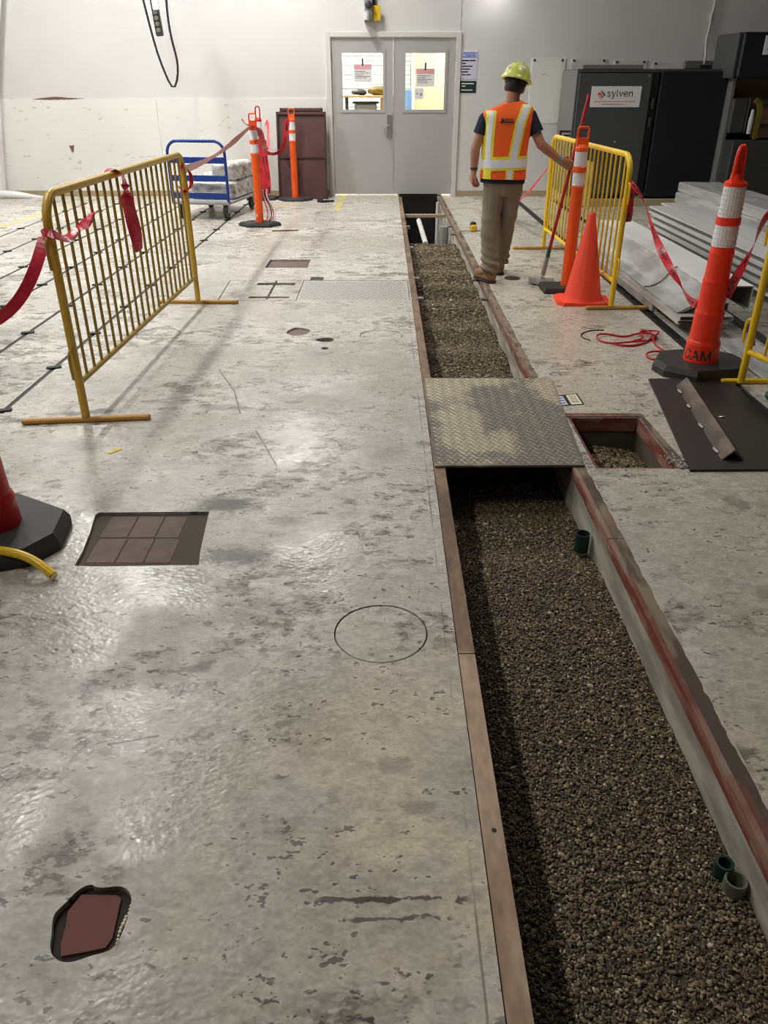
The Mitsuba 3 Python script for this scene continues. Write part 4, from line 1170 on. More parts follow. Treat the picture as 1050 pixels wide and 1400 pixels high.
part(t, 'print', cat(*[box(.982, 1.016, y, y + .016, .0022, .0027) for y in (4.07, 4.11, 4.15)]), 'blue_ink')

# ------------------------------------------------------------------ black steel sheet with the rusty angle
t = thing('steel_sheet', 'black steel sheet lying on the floor right of the small pit', 'steel sheet')
sh = Polygon([(1.597, 4.465), (2.085, 4.47), (2.06, 4.15), (2.02, 3.21), (1.407, 3.20)])
part(t, 'sheet', prism(sh, .001, .012), 'sheet_black')
def vee(a, b, hw, hgt, th, z):
    a, b = np.array(a, float), np.array(b, float)
    d = (b - a) / np.linalg.norm(b - a)
    n = np.array([-d[1], d[0]])
    rng = np.random.default_rng(5)
    prof = [(-hw, 0), (0, hgt), (hw, 0), (hw - th * 1.2, 0), (0, hgt - th * 1.5), (-hw + th * 1.2, 0)]
    rings = []
    for s in np.linspace(0, 1, 30):
        c = a + (b - a) * s
        k = 1 + .09 * (rng.random() - .5)
        rings.append(np.array([[c[0] + n[0] * x * k, c[1] + n[1] * x * k, z + y] for x, y in prof]))
    v = np.vstack(rings)
    f = []
    for i in range(29):
        for j in range(6):
            p, q, r, s_ = i * 6 + j, i * 6 + (j + 1) % 6, (i + 1) * 6 + (j + 1) % 6, (i + 1) * 6 + j
            f += [(p, q, r), (p, r, s_)]
    for e, o in ((0, 1), (29 * 6, -1)):
        for tri in ((0, 1, 4), (0, 4, 5), (1, 2, 3), (1, 3, 4)):
            f.append([e + i for i in (tri if o < 0 else tri[::-1])])
    m = trimesh.Trimesh(v, f, process=False)
    if m.volume < 0:
        m.invert()
    return m


t = thing('angle_iron', 'rusty brown piece of angle iron lying on the black steel sheet', 'angle iron')
part(t, 'bar', vee((1.77, 4.33), (1.642, 3.30), .052, .056, .009, .012), 'oldsteel', smooth=25)
wl_ = []
for s, q in ((.10, .05), (.33, .04), (.6, .05), (.9, .05)):
    c = np.array([1.77, 4.33]) * (1 - s) + np.array([1.642, 3.30]) * s
    wl_.append(mov(trimesh.creation.icosphere(subdivisions=2, radius=1).apply_scale([.010, q * .7, .008]), c[0] - .055, c[1], .018))
part(t, 'weld_bead', cat(*wl_), 'steel_dull', kind='stuff', label='grey weld beads along the left edge')

# ------------------------------------------------------------------ galvanised metal studs
def stud(x0, x1, y0, y1, z0, z1, down=True, th=.006):
    """A C channel along y, open side down (or up)."""
    web = box(x0, x1, y0, y1, z1 - th, z1) if down else box(x0, x1, y0, y1, z0, z0 + th)
    a = box(x0, x0 + th, y0, y1, z0, z1)
    b = box(x1 - th, x1, y0, y1, z0, z1)
    lips = cat(box(x0, x0 + .02, y0, y1, z0, z0 + th), box(x1 - .02, x1, y0, y1, z0, z0 + th)) if down else cat(box(x0, x0 + .02, y0, y1, z1 - th, z1), box(x1 - .02, x1, y0, y1, z1 - th, z1))
    return cat(web, a, b, lips)


SG = 'metal studs stacked behind the right barricade'
STUDS = [  # x0, x1, y0, y1, z0, z1, material, label
    (2.14, 2.70, 6.08, 9.1, 0.0, .072, 'galv', 'wide galvanised channel lowest in the near stack of metal studs'),
    (2.085, 2.44, 5.45, 9.0, .074, .103, 'galv', 'flat galvanised channel with its open end near the channelizer'),
    (2.085, 2.46, 5.42, 9.0, .105, .138, 'galv', 'flat galvanised channel lying on another just like it near the channelizer'),
    (2.315, 2.65, 5.62, 8.75, .14, .305, 'white', 'big white-topped channel on the near stack of metal studs'),
]
for q in STUDS:
    big = obj('metal_stud', stud(*q[:6]), q[6], q[7], 'metal stud', SG)
part(big, 'added_liner', stud(2.322, 2.643, 5.623, 8.74, .142, .298, th=.003), 'galv_shaded', label='added dark skin inside the open channel')  # skin added inside the channel so its open end stays dark
# plastic film over the shoulder of the near stack
ny = 50
yy = np.linspace(5.50, 8.9, ny)
rr = []
for i, y in enumerate(yy):
    w = .006 * math.sin(y * 9)
    rr.append(np.array([[2.088, y, .1415], [2.14, y, .148 + w * .3], [2.22, y, .195 + w], [2.29, y, .272 + w], [2.312, y, .295], [2.312, y, .299], [2.286, y, .278 + w], [2.216, y, .201 + w], [2.136, y, .153 + w * .3], [2.088, y, .145]]))
m = wrinkle(loft(rr), .004, 9, 4)
obj('plastic_film', m, 'wrap_film', 'crumpled clear-grey plastic film over the side of the near stud stack', 'plastic film', smooth=30)
m = box(2.105, 2.135, 6.1, 9.0, 0.0, .0735, .006)
obj('plastic_film', wrinkle(from_man(to_man(m).refine_to_length(.06)), .004, 10, 6), 'wrap_film', 'grey plastic film on the lowest side face of the near stud stack', 'plastic film', smooth=30)
t = thing('strap', 'thin black strap over the plastic film of the near stud stack', 'strap')
part(t, 'band', sweep(spline([(2.09, 6.30, .152), (2.16, 6.27, .172), (2.23, 6.26, .23), (2.29, 6.27, .296), (2.32, 6.27, .315)], 20), rect(.012, .003), up=(0, 0, 1)), 'black')
def side_stud(label, x0, x1, y0, y1, z0, z1):
    """A C channel lying on its flange, the open side towards the trench."""
    t = thing('metal_stud', label, 'metal stud', SG)
    th = .007
    part(t, 'flange', cat(box(x0, x1, y0, y1, z1 - th, z1), box(x0, x0 + .003, y0, y1, z1 - .017, z1 - th)), 'galv_lit')
    part(t, 'flange', cat(box(x0, x1, y0, y1, z0, z0 + th), box(x0, x0 + .003, y0, y1, z0 + th, z0 + .017)), 'galv_lit')
    part(t, 'web', box(x0 + .035, x0 + .042, y0, y1, z0 + th, z1 - th), 'galv_shaded')


for i in range(4):
    side_stud(f'galvanised stud in the middle stack, {["lowest", "second from below", "third from below", "topmost"][i]} of its left row', 3.0 - .006 * i, 3.17 + .01 * (i % 2), 5.0, 9.25 - .05 * (i % 3), .115 + i * .068, .181 + i * .068)
for i in range(4):
    side_stud(f'shiny galvanised stud in the middle stack, {["lowest", "second from below", "third from below", "topmost"][i]} of its second row', 3.22, 3.42, 5.0, 9.7 - .04 * i, .115 + i * .066, .179 + i * .066)
for i in range(3):
    side_stud(f'shiny galvanised stud in the middle stack, {["lowest", "middle one", "topmost"][i]} of its right row', 3.50, 3.72, 5.2, 9.8 - .05 * i, .115 + i * .066, .179 + i * .066)
for i, y in enumerate((5.9, 8.4)):
    obj('timber_skid', box(2.95, 3.8, y - .05, y + .05, 0.0, .112, .004), 'wood', ['near timber skid under the middle stack of studs', 'far timber skid under the middle stack of studs'][i], 'timber skid', 'skids under the studs')
for i, (x0, x1, y0, y1, z0, z1) in enumerate([(4.0, 4.62, 8.2, 11.25, .0, .16), (4.02, 4.6, 8.3, 11.45, .162, .29), (4.06, 4.62, 8.4, 11.5, .292, .41)]):
    m = from_man(to_man(box(x0, x1, y0, y1, z0, z1, .01)).refine_to_length(.09))
    obj('wrapped_bundle', wrinkle(m, .006, 7, 20 + i), 'galv', f'silvery wrapped bundle in front of the dark cabinet, {["lowest", "middle", "topmost"][i]} of three', 'wrapped bundle', 'silvery bundles in front of the cabinet', smooth=30)
obj('plastic_film', wrinkle(from_man(to_man(box(2.28, 2.56, 3.9, 5.3, .004, .02, .004)).refine_to_length(.05)), .010, 9, 31), 'wrap_film', 'crumpled clear plastic on the floor behind the tall channelizer', 'plastic film', smooth=30)
for i, (x, y, s) in enumerate([(2.22, 4.12, .06), (2.30, 4.17, .05), (2.29, 4.02, .045)]):
    m = trimesh.creation.icosphere(subdivisions=3, radius=1).apply_scale([s * 1.3, s, s * .6]).apply_translation([x, y, s * .45])
    obj('green_bag', wrinkle(m, .014, 16, i), 'green', ['largest crumpled green bag under the barricade foot at the right edge', 'crumpled green bag right of the largest one at the right edge', 'small crumpled green bag in front of the others at the right edge'][i], 'bag', 'crumpled green bags at the right edge', smooth=40)
pp = np.stack([rg.uniform(1.6, 2.4, 40), rg.uniform(3.2, 4.3, 40)], 1)
pp = pp[pp[:, 0] > 2.1]
sm, sc_ = stones(np.c_[pp, np.full(len(pp), .004)], rg.lognormal(math.log(.007), .3, len(pp)), rg)
obj('stone_crumbs', sm, 'gravel', 'loose crumbs on the dark floor right of the black steel sheet', 'rubble', kind='stuff', smooth=False, color=sc_ + .08)
obj('metal_chip', mov(trimesh.creation.icosphere(subdivisions=2, radius=1).apply_scale([.022, .012, .006]), 1.80, 3.84, .015), 'steel', 'small shiny chip on the black steel sheet right of the angle iron', 'metal chip')

# ------------------------------------------------------------------ cabinet and machine on the right
cb = thing('steel_cabinet', 'big dark steel cabinet with two doors against the back wall', 'cabinet')
CX0, CX1, CY0, CY1, CZ0, CZ1 = 2.70, 4.80, 12.36, 13.40, .135, 1.775
part(cb, 'body', cat(box(CX0, CX1, CY0, CY1, CZ0, CZ0 + .04), box(CX0, CX1, CY0, CY1, CZ1 - .04, CZ1), box(CX1 - .03, CX1, CY0, CY1, CZ0, CZ1), box(CX0, CX1, CY1 - .03, CY1, CZ0, CZ1), box(CX0, CX0 + .03, CY0, CY1, CZ0, CZ1)), 'cabinet')
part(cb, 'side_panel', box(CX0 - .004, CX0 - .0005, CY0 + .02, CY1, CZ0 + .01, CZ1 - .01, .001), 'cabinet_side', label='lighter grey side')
d = part(cb, 'door', box(CX0 + .02, 3.735, CY0 - .045, CY0 - .005, CZ0 + .03, CZ1 - .05, .006), 'cabinet', label='left door with a sign plate')
part(d, 'bolt', mov(rot(lathe([(0, 0), (.022, 0), (.018, .012), (0, .014)], 12), 90, (1, 0, 0)), 3.69, CY0 - .045, 1.69), 'steel')
part(d, 'bolt', mov(rot(lathe([(0, 0), (.018, 0), (.014, .01), (0, .012)], 12), 90, (1, 0, 0)), 3.33, CY0 - .045, .86), 'steel_dull')
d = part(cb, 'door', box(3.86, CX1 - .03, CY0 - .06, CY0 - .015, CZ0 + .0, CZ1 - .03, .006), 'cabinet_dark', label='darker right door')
part(cb, 'inner_rail', box(3.74, 3.855, CY0 + .02, CY0 + .06, CZ0, CZ1 - .04), 'cabinet_dark')
part(cb, 'latch', cat(box(3.775, 3.82, CY0 - .03, CY0 + .02, 1.28, 1.42, .006), box(3.77, 3.81, CY0 - .03, CY0 + .02, 1.05, 1.18, .006)), 'machine')
part(cb, 'top_plate', box(2.76, 3.60, CY0 - .01, CY0 + .03, CZ1, CZ1 + .05, .004), 'cabinet_side')
part(cb, 'hasp', cat(box(CX0 - .16, CX0, CY0 + .05, CY0 + .09, .98, 1.005, .004), box(CX0 - .16, CX0 - .13, CY0 + .05, CY0 + .09, .92, 1.0, .004), box(CX0 - .10, CX0, CY0 + .05, CY0 + .08, .93, .95, .004)), 'black')
sp = part(cb, 'sign', box(2.905, 3.605, CY0 - .055, CY0 - .047, 1.305, 1.565, .002), 'white', label='white company sign')
ys = CY0 - .0555
part(sp, 'lettering', upright(text('sylven', .088, .002), 3.31, ys, 1.435), 'ink')
em = []
for k_, (mx, col) in enumerate(((0, 'red_ink'), (1, 'ink'))):
    dia = Polygon([(0, .062), (.062, 0), (0, -.062), (-.062, 0)])
    cut = unary_union([LineString([(-.035, .075 - q), (.06, -.02 - q)]).buffer(.0065) for q in (-.01, .035, .08)])
    g = dia.difference(cut).intersection(shbox(-.1, -.1, .012, .1) if k_ == 0 else shbox(.012, -.1, .1, .1))
    part(sp, 'emblem', mov(wallxz(g, 0, .002), 3.055, ys - .002, 1.465), col)
part(sp, 'rule', box(2.955, 3.535, ys - .002, ys, 1.372, 1.379), 'red_ink')
part(sp, 'print', box(3.07, 3.38, ys - .002, ys, 1.336, 1.345), 'grey_ink')
for x in (2.76, 3.75, 4.66):
    obj('timber_skid', box(x - .06, x + .06, CY0 - .02, CY1, 0, .133, .004), 'wood', {2.76: 'pale timber skid under the left end of the dark cabinet', 3.75: 'pale timber skid under the middle of the dark cabinet', 4.66: 'pale timber skid under the right end of the dark cabinet'}[x], 'timber skid', 'skids under the cabinet')
obj('timber_beam', box(2.62, 4.9, 12.24, 12.33, 0, .10, .004), 'wood', 'long pale timber lying along the foot of the dark cabinet', 'timber')
# white boards on the wall above and beside the cabinet
for i, (x0, x1, z0, z1) in enumerate([(2.235, 2.745, 1.06, 1.935), (2.83, 3.37, 1.0, 1.93), (3.48, 3.98, 1.0, 1.91), (4.07, 4.64, 1.0, 1.89)]):
    kk = thing('wall_board', ['tall pale wall board left of the dark cabinet', 'pale wall board showing above the left end of the cabinet', 'pale wall board showing above the middle of the cabinet', 'pale wall board showing above the right end of the cabinet'][i], 'wall board', 'pale boards bolted to the back wall')
    part(kk, 'sheet', box(x0, x1, YW - .014, YW - .001, z0, z1, .002), 'wall_low' if i == 0 else 'frame')
    for x in (x0 + .04, x1 - .05):
        part(kk, 'bolt', mov(rot(lathe([(0, 0), (.018, 0), (.014, .014), (0, .016)], 10), 90, (1, 0, 0)), x, YW - .014, z1 - .025), 'black')
t = thing('conduit', 'white conduit running down the wall behind the cabinet', 'conduit')
part(t, 'pipe', tube(spline([(4.84, YW - .04, CEIL), (4.835, YW - .04, 3.2), (4.81, YW - .04, 2.25), (4.80, YW - .05, 2.14), (4.80, YW - .10, 2.02), (4.80, YW - .10, 1.84)], 60), .017, 12), 'frame', smooth=40)
part(t, 'coupling', bar((4.814, YW - .04, 2.42), (4.818, YW - .04, 2.50), .023, 12), 'frame')
part(t, 'socket', box(4.73, 4.90, YW - .15, YW - .05, 1.78, 1.845, .005), 'black')
obj('wall_bracket', box(4.52, 5.1, YW - .12, YW - .03, 1.80, 1.90, .005), 'cabinet_side', 'grey bracket rail behind the cabinet at the foot of the conduit', 'bracket')

mc = thing('machine', 'dark grey machine with a black hood cut off by the right edge of the picture', 'machine')
part(mc, 'hood', box(4.74, 6.6, 11.9, 12.75, 1.66, 2.19, .02), 'cabinet_dark', label='black hood with a white sign')
part(mc, 'hood_side', box(4.70, 4.737, 11.98, 12.75, 1.66, 2.19, .006), 'cabinet')
hs = part(mc, 'sign', box(5.02, 5.72, 11.885, 11.899, 1.93, 2.15, .002), 'white', label='white company sign')
part(hs, 'emblem', mov(wallxz(Polygon([(0, .05), (.05, 0), (0, -.05), (-.05, 0)]).difference(LineString([(-.03, .03), (.03, -.03)]).buffer(.008)), 0, .002), 5.17, 11.883, 2.06), 'ink')
part(hs, 'lettering', upright(text('sylven', .078, .002), 5.42, 11.885, 2.035), 'ink')
part(hs, 'rule', box(5.06, 5.68, 11.883, 11.885, 1.985, 1.993), 'ink')
part(mc, 'back_board', box(4.86, 6.6, 12.5, 12.56, 1.28, 1.66), 'board', label='brown board')
part(mc, 'side_plate', cat(box(4.84, 5.06, 12.10, 12.46, .98, 1.42, .02), box(5.06, 5.09, 12.10, 12.46, .98, 1.42, .01)), 'machine')
part(mc, 'column', box(4.80, 4.85, 12.15, 12.6, .12, 1.68, .006), 'cabinet_side')
part(mc, 'arm', sweep(spline([(5.10, 12.0, 1.40), (5.17, 12.0, 1.33), (5.19, 12.0, 1.15), (5.20, 12.0, .92)], 24), rect(.06, .05), up=(0, -1, 0)), 'olive', label='curved yellow arm')
part(mc, 'tube', lathe([(0, 0), (.03, 0), (.034, .18), (.028, .2), (.02, .3), (0, .31)], 14, 5.10, 12.02, .98), 'plastic')
part(mc, 'inner_board', box(5.22, 6.4, 12.2, 12.24, .92, 1.36), 'board')
part(mc, 'rail', box(5.0, 6.5, 12.12, 12.18, 1.34, 1.40, .006), 'machine')
part(mc, 'cross_rail', box(5.21, 6.4, 12.1, 12.16, 1.10, 1.15, .006), 'board')
part(mc, 'base', box(4.84, 6.6, 11.85, 12.8, .0, .90, .015), 'machine', label='lower dark cabinet')
part(mc, 'rear', box(4.86, 6.6, 12.6, 13.0, .9, 1.66), 'cabinet_dark')

# ------------------------------------------------------------------ shovel and worker
SH0, SH1 = np.array([1.452, 7.235, .03]), np.array([1.722, 7.36, 1.50])
t = thing('shovel', 'red-handled shovel standing blade down beside the worker, held by him', 'shovel')
at = lambda s: SH0 + (SH1 - SH0) * s
part(t, 'shaft', bar(at(.16), at(1.0), .0155, 14), 'shovel_red')
part(t, 'collar', bar(at(.115), at(.165), .018, 14), 'green', label='green collar')
part(t, 'socket', tube([at(0.005), at(.03), at(.10), at(.12)], .021, 12, scale=[.8, 1.05, .95, .8]), 'steel')
g = np.meshgrid(np.linspace(-1, 1, 13), np.linspace(0, 1, 11), indexing='ij')
u, v = g[0].ravel(), g[1].ravel()
bv = np.stack([u * .115 * (1 - .25 * v ** 4), v * .27, .012 * u ** 2 + .016 * v * (1 - v) + .003 + .020 * np.exp(-(u / .25) ** 2) * (1 - v) ** 2], 1)
bf = [(i * 11 + j, (i + 1) * 11 + j, (i + 1) * 11 + j + 1) for i in range(12) for j in range(10)] + [(i * 11 + j, (i + 1) * 11 + j + 1, i * 11 + j + 1) for i in range(12) for j in range(10)]
bf = np.array(bf)
bl = trimesh.Trimesh(np.vstack([bv, bv + [0, 0, .003]]), np.vstack([bf[:, ::-1], bf + len(bv)]), process=False)
bl = mov(rot(bl, 170), SH0[0] - .005, SH0[1] + .03, .003)
part(t, 'blade', bl, 'steel_dull', smooth=True)

P = thing('person', 'worker seen from behind in orange vest and lime hard hat, one hand on a shovel', 'person')
HEAD = np.array([1.068, 7.19, 1.555])
HR = trimesh.transformations.euler_matrix(math.radians(-10), math.radians(9), math.radians(-16), 'sxyz')
HM = m3.Manifold


def head_tf(t):
    t = t.copy()
    t.apply_transform(HR)
    t.apply_translation(HEAD)
    return t


def hp(x, y, z):
    return (HR[:3, :3] @ np.array([x, y, z]) + HEAD)


def hball(x, y, z, rx, ry, rz):
    m = ball((x, y, z), (rx, ry, rz), 24)
    M_ = np.eye(4)[:3].copy()
    M_[:, :3] = HR[:3, :3]
    M_[:, 3] = HEAD
    return m.transform(M_)


SL, SR_ = np.array([.845, 7.17, 1.325]), np.array([1.205, 7.17, 1.345])
EL, ER = np.array([.765, 7.15, 1.10]), np.array([1.315, 7.14, 1.13])
WL, WR_ = np.array([.765, 7.16, .925]), np.array([1.505, 7.235, 1.005])
GRIP = at((.955 - .03) / 1.47)
body = []
body += [hball(0, .008, .02, .073, .092, .10), hball(0, .035, -.05, .055, .06, .065), hball(0, .10, -.015, .013, .02, .022), hball(-.074, -.005, -.01, .012, .022, .032), hball(.074, -.005, -.01, .012, .022, .032), hball(0, .075, -.085, .025, .022, .02), hball(0, .078, .035, .05, .018, .012)]
body += chain((*hp(0, -.012, -.05), .054), (1.055, 7.165, 1.40, .058), (1.04, 7.17, 1.33, .075))
body += chain((1.035, 7.18, 1.31, .14, .08, .07), (1.025, 7.19, 1.12, .135, .09, .1), (1.02, 7.19, .90, .135, .095, .09))
for S, E_, W_ in ((SL, EL, WL), (SR_, ER, WR_)):
    body += chain((*((S + np.array([1.03, 7.17, 1.33])) / 2 - [0, 0, .01]), .055), (*(S - [0, 0, .012]), .043), (*E_, .040), (*(E_ + (W_ - E_) * .3), .040), (*W_, .026))
LH, LK, LA = np.array([.955, 7.19, .82]), np.array([.93, 7.165, .45]), np.array([.955, 7.15, .10])
RH, RK, RA = np.array([1.105, 7.19, .82]), np.array([1.09, 7.27, .47]), np.array([1.085, 7.50, .10])
for a_, b_, c_ in ((LH, LK, LA), (RH, RK, RA)):
    body += chain((*a_, .085), (*b_, .052), (*(b_ + (c_ - b_) * .3), .052), (*c_, .034))
LTOE, RTOE = np.array([.872, 7.30, .035]), np.array([1.10, 7.70, .035])
for c_, to in ((LA, LTOE), (RA, RTOE)):
    body += chain((*c_, .032), (*(to + [0, 0, .005]), .03))


def hand(wrist, knuckle, normal, thumb_side, curl, length=.085, spread=.0205, r=.0092):
    """Palm and five fingers; curl: the bend of the three finger bones in degrees."""
    wrist, knuckle = np.array(wrist, float), np.array(knuckle, float)
    d = knuckle - wrist
    d /= np.linalg.norm(d)
    n = np.array(normal, float)
    n -= d * (n @ d)
    n /= np.linalg.norm(n)          # towards the palm side
    s = np.cross(d, n) * thumb_side  # towards the thumb
    out = []
    rows = [knuckle + s * spread * q for q in (1.5, .5, -.5, -1.5)]
    palm = [ball(wrist, .025)] + [ball(p, .0135) for p in rows] + [ball(wrist + s * .02 + d * .02, .017), ball(wrist - s * .018 + d * .02, .016)]
    out.append(m3.Manifold.batch_hull(palm))
    for q, (p, L) in enumerate(zip(rows, (.92, 1.0, .94, .76))):
        pts, c, a = [(*(p - d * .01), r + .002), (*p, r + .0012)], p.copy(), 0
        for k_, seg in enumerate((.46, .30, .24)):
            a += math.radians(curl[k_])
            c = c + (d * math.cos(a) + n * math.sin(a)) * seg * length * L
            pts.append((*c, r - .0007 * (k_ + 1)))
        out += chain(*pts, n=12)
    b0 = wrist + s * .020 + d * .022
    b1 = b0 + (s * .62 + d * .62 + n * .35) * .040
    b2 = b1 + (d * .72 + n * .55 + s * .05) * .034
    b3 = b2 + (d * .75 + n * .65 - s * .15) * .026
    out += chain((*b0, .0145), (*b1, .0125), (*b2, .0105), (*b3, .009), n=12)
    return out


lh = hand(WL, WL + np.array([-.012, .022, -.082]), (1, .25, 0), 1, (38, 48, 34))
dR = (GRIP - WR_)
kn = GRIP + np.array([-.012, -.034, .004])
rh = hand(WR_, kn, (.25, .95, 0), 1, (55, 70, 55))
bodym = soft(body, .013, 12)
handm = [soft(x + chain((*e, .036), (*w, .0265)), .0045, 6) for x, e, w in ((lh, EL + (WL - EL) * .55, WL), (rh, ER + (WR_ - ER) * .55, WR_))]
bm = to_man(bodym)
full = union([bm] + [to_man(x) for x in handm])
part(P, 'body', from_man(full), 'skin', smooth=True if False else 60)
for sx in (-1, 1):
    part(P, 'eye', head_tf(trimesh.creation.icosphere(subdivisions=2, radius=.012).apply_translation([sx * .03, .083, .012])), 'white')
# hair below the hat
hairm = m3.Manifold.batch_boolean([hball(0, -.004, .025, .082, .098, .105), hball(0, .075, -.06, .12, .085, .12)], m3.OpType.Subtract)
hairm = hairm.trim_by_plane([float(x) for x in HR[:3, 2]], float(HR[:3, 2] @ hp(0, 0, -.045)))
part(P, 'hair', wrinkle(from_man(hairm.refine_to_length(.012)), .003, 60, 2), 'hair', smooth=40)

# torso cloth: superellipse rings
def tring(z, cx, cy, rx, ry, e=2.5, k=72, tilt=0.0):
    q = np.arange(k) * 2 * math.pi / k
    c, s = np.cos(q), np.sin(q)
    x = rx * np.sign(c) * np.abs(c) ** (2 / e)
    return np.stack([cx + x, cy + ry * np.sign(s) * np.abs(s) ** (2 / e), z + tilt * x], 1)


VR = [(.868, 1.018, 7.185, .196, .150, -.02), (.95, 1.018, 7.183, .192, .146, .0), (1.03, 1.018, 7.182, .188, .142, .02), (1.12, 1.02, 7.18, .190, .138, .03), (1.22, 1.025, 7.176, .200, .135, .05), (1.30, 1.03, 7.172, .205, .128, .06),
      (1.355, 1.022, 7.170, .212, .115, .07), (1.390, 1.024, 7.169, .200, .100, .09), (1.418, 1.036, 7.167, .145, .082, .11), (1.445, 1.052, 7.166, .080, .067, .12)]


def torso(grow=0.0, z0=None, seed=1, amp=.006, n=40):
    a = np.array(VR)
    zz_ = np.linspace(a[0, 0] if z0 is None else z0, a[-1, 0], n)
    from scipy.interpolate import PchipInterpolator
    zz_c = np.clip(zz_, a[0, 0], None)
    cols = [PchipInterpolator(a[:, 0], a[:, i])(zz_c) for i in range(1, 6)]
    rings = [tring(z, cols[0][i], cols[1][i], cols[2][i] + grow, cols[3][i] + grow, tilt=cols[4][i]) for i, z in enumerate(zz_)]
    rings = [r_ + 0 for r_ in rings]
    for r_ in rings:
        c = r_.mean(0)
        d = r_ - c
        d[:, 2] = 0
        d /= np.linalg.norm(d, axis=1, keepdims=True) + 1e-9
        r_ += d * ((meshkit.fbm(r_ * np.array([6, 6, 2.2]), 3, seed) - .5) * 2 * amp)[:, None]
    return rings


vest = loft(torso(0.0))
part(P, 'vest', vest, 'vest', smooth=50, label='orange high-visibility vest')
V = P + '__vest'


def strip(fn_in, grow, th, m, name, label=None):
    """The part of the vest's surface where fn_in(x, z, back) holds, lifted off by grow: a strip sewn on."""
    rings = torso(grow, n=160)
    big = [np.vstack([r_]) for r_ in rings]
    k_ = len(big[0])
    pts = np.array(big)
    f = []
    for i in range(len(big) - 1):
        mid = (pts[i] + np.roll(pts[i], -1, 0) + pts[i + 1] + np.roll(pts[i + 1], -1, 0)) / 4
        for j in np.nonzero(fn_in(mid[:, 0], mid[:, 2], mid[:, 1]))[0]:
            a, b, c, d = i * k_ + j, i * k_ + (j + 1) % k_, (i + 1) * k_ + (j + 1) % k_, (i + 1) * k_ + j
            f += [(a, b, c), (a, c, d)]
    mm = trimesh.Trimesh(pts.reshape(-1, 3), f, process=False)
    mm.remove_unreferenced_vertices()
    part(V, name, mm, m, smooth=50, label=label)


def tring_fine(*a, **kw):
    return tring(*a, k=360, **kw)


_tr = tring
tring = lambda *a, **kw: _tr(*a, **{**kw, 'k': 300})
rc = lambda z: 1.055 + (z - .90) * .155 + np.clip(z - 1.30, 0, None) * .25
lc = lambda z: .868 + np.clip(z - 1.2, 0, None) * .05
band = lambda x, z, y, a, b: (z - .02 * (x - 1.02) > a) & (z - .02 * (x - 1.02) < b)
strip(lambda x, z, y: (np.abs(x - rc(z)) < .046) & (z > 1.02) & (z < 1.43), .0035, .002, 'lime', 'trim', 'lime stripe edge')
strip(lambda x, z, y: (np.abs(x - rc(z)) < .028) & (z > 1.02) & (z < 1.43), .006, .002, 'silver', 'reflective_stripe', 'silver reflective stripe')
strip(lambda x, z, y: (np.abs(x - lc(z)) < .040) & (z > 1.02) & (z < 1.385), .0035, .002, 'lime', 'trim', 'lime stripe edge')
strip(lambda x, z, y: (np.abs(x - lc(z)) < .020) & (z > 1.02) & (z < 1.385), .006, .002, 'silver', 'reflective_stripe', 'silver reflective stripe')
strip(lambda x, z, y: band(x, z, y, .940, 1.045), .0045, .002, 'lime', 'trim', 'lime belt edge')
strip(lambda x, z, y: band(x, z, y, .958, 1.024), .007, .002, 'silver', 'reflective_stripe', 'silver reflective belt')
strip(lambda x, z, y: (np.abs(x - 1.055) < .034) & (z > .872) & (z < .94), .0035, .002, 'lime', 'trim', 'lime stripe edge')
strip(lambda x, z, y: (np.abs(x - 1.055) < .021) & (z > .872) & (z < .94), .006, .002, 'silver', 'reflective_stripe', 'silver reflective stripe')
strip(lambda x, z, y: (np.abs(x - .868) < .030) & (z > .872) & (z < .94), .0035, .002, 'lime', 'trim', 'lime stripe edge')


def on_back(t, z0):
    """Flat lettering wrapped on the back of the vest."""
    v_ = t.vertices.copy()
    x, z, dpt = v_[:, 0], z0 + v_[:, 1], v_[:, 2]
    a = np.array(VR)
    g_ = lambda i: np.interp(z, a[:, 0], a[:, i])
    cx, cy, rx, ry = g_(1), g_(2), g_(3), g_(4)
    y = cy - (ry + .006) * (1 - np.abs((x - cx) / rx) ** 2.5) ** (1 / 2.5) - dpt
    return trimesh.Trimesh(np.stack([x, y, z], 1), t.faces, process=False)


part(V, 'lettering', on_back(mov(text('IDEAL', .018, .002, bold=True), .985), 1.312), 'ink')
part(V, 'lettering', on_back(box(.985, 1.062, .0, .009, 0, .002), 1.296), 'ink')
lg = Polygon([(.02 * math.cos(q) * (1.1 if q < 3 else .8), .018 * math.sin(q)) for q in np.linspace(0, 6.2, 20)]).difference(Point(-.012, .006).buffer(.009))
part(V, 'emblem', on_back(mov(prism(lg, 0, .002), .962), 1.310), 'ink')
tring = _tr
# shirt: torso under the vest and two short sleeves
shirt = [to_man(loft(torso(-.008, z0=.835, seed=4, n=36)))]
for S, E_, f_ in ((SL, EL, .52), (SR_, ER, .60)):
    c = S + (E_ - S) * f_
    d_ = (E_ - S) / np.linalg.norm(E_ - S)
    sl = union(chain((*(S + (np.array([1.03, 7.17, 1.345]) - S) * .3 - [0, 0, .015]), .060), (*(S - [0, 0, .012]), .064), (*c, .062), (*(c + d_ * .05), .062)))
    sl = sl.trim_by_plane([float(-x) for x in d_], float(-(d_ @ c)))
    shirt.append(sl)
sm_ = from_man(union(shirt).refine_to_length(.02))
part(P, 'shirt', wrinkle(sm_, .003, 14, 3), 'navy', smooth=50, label='dark navy short-sleeved shirt')
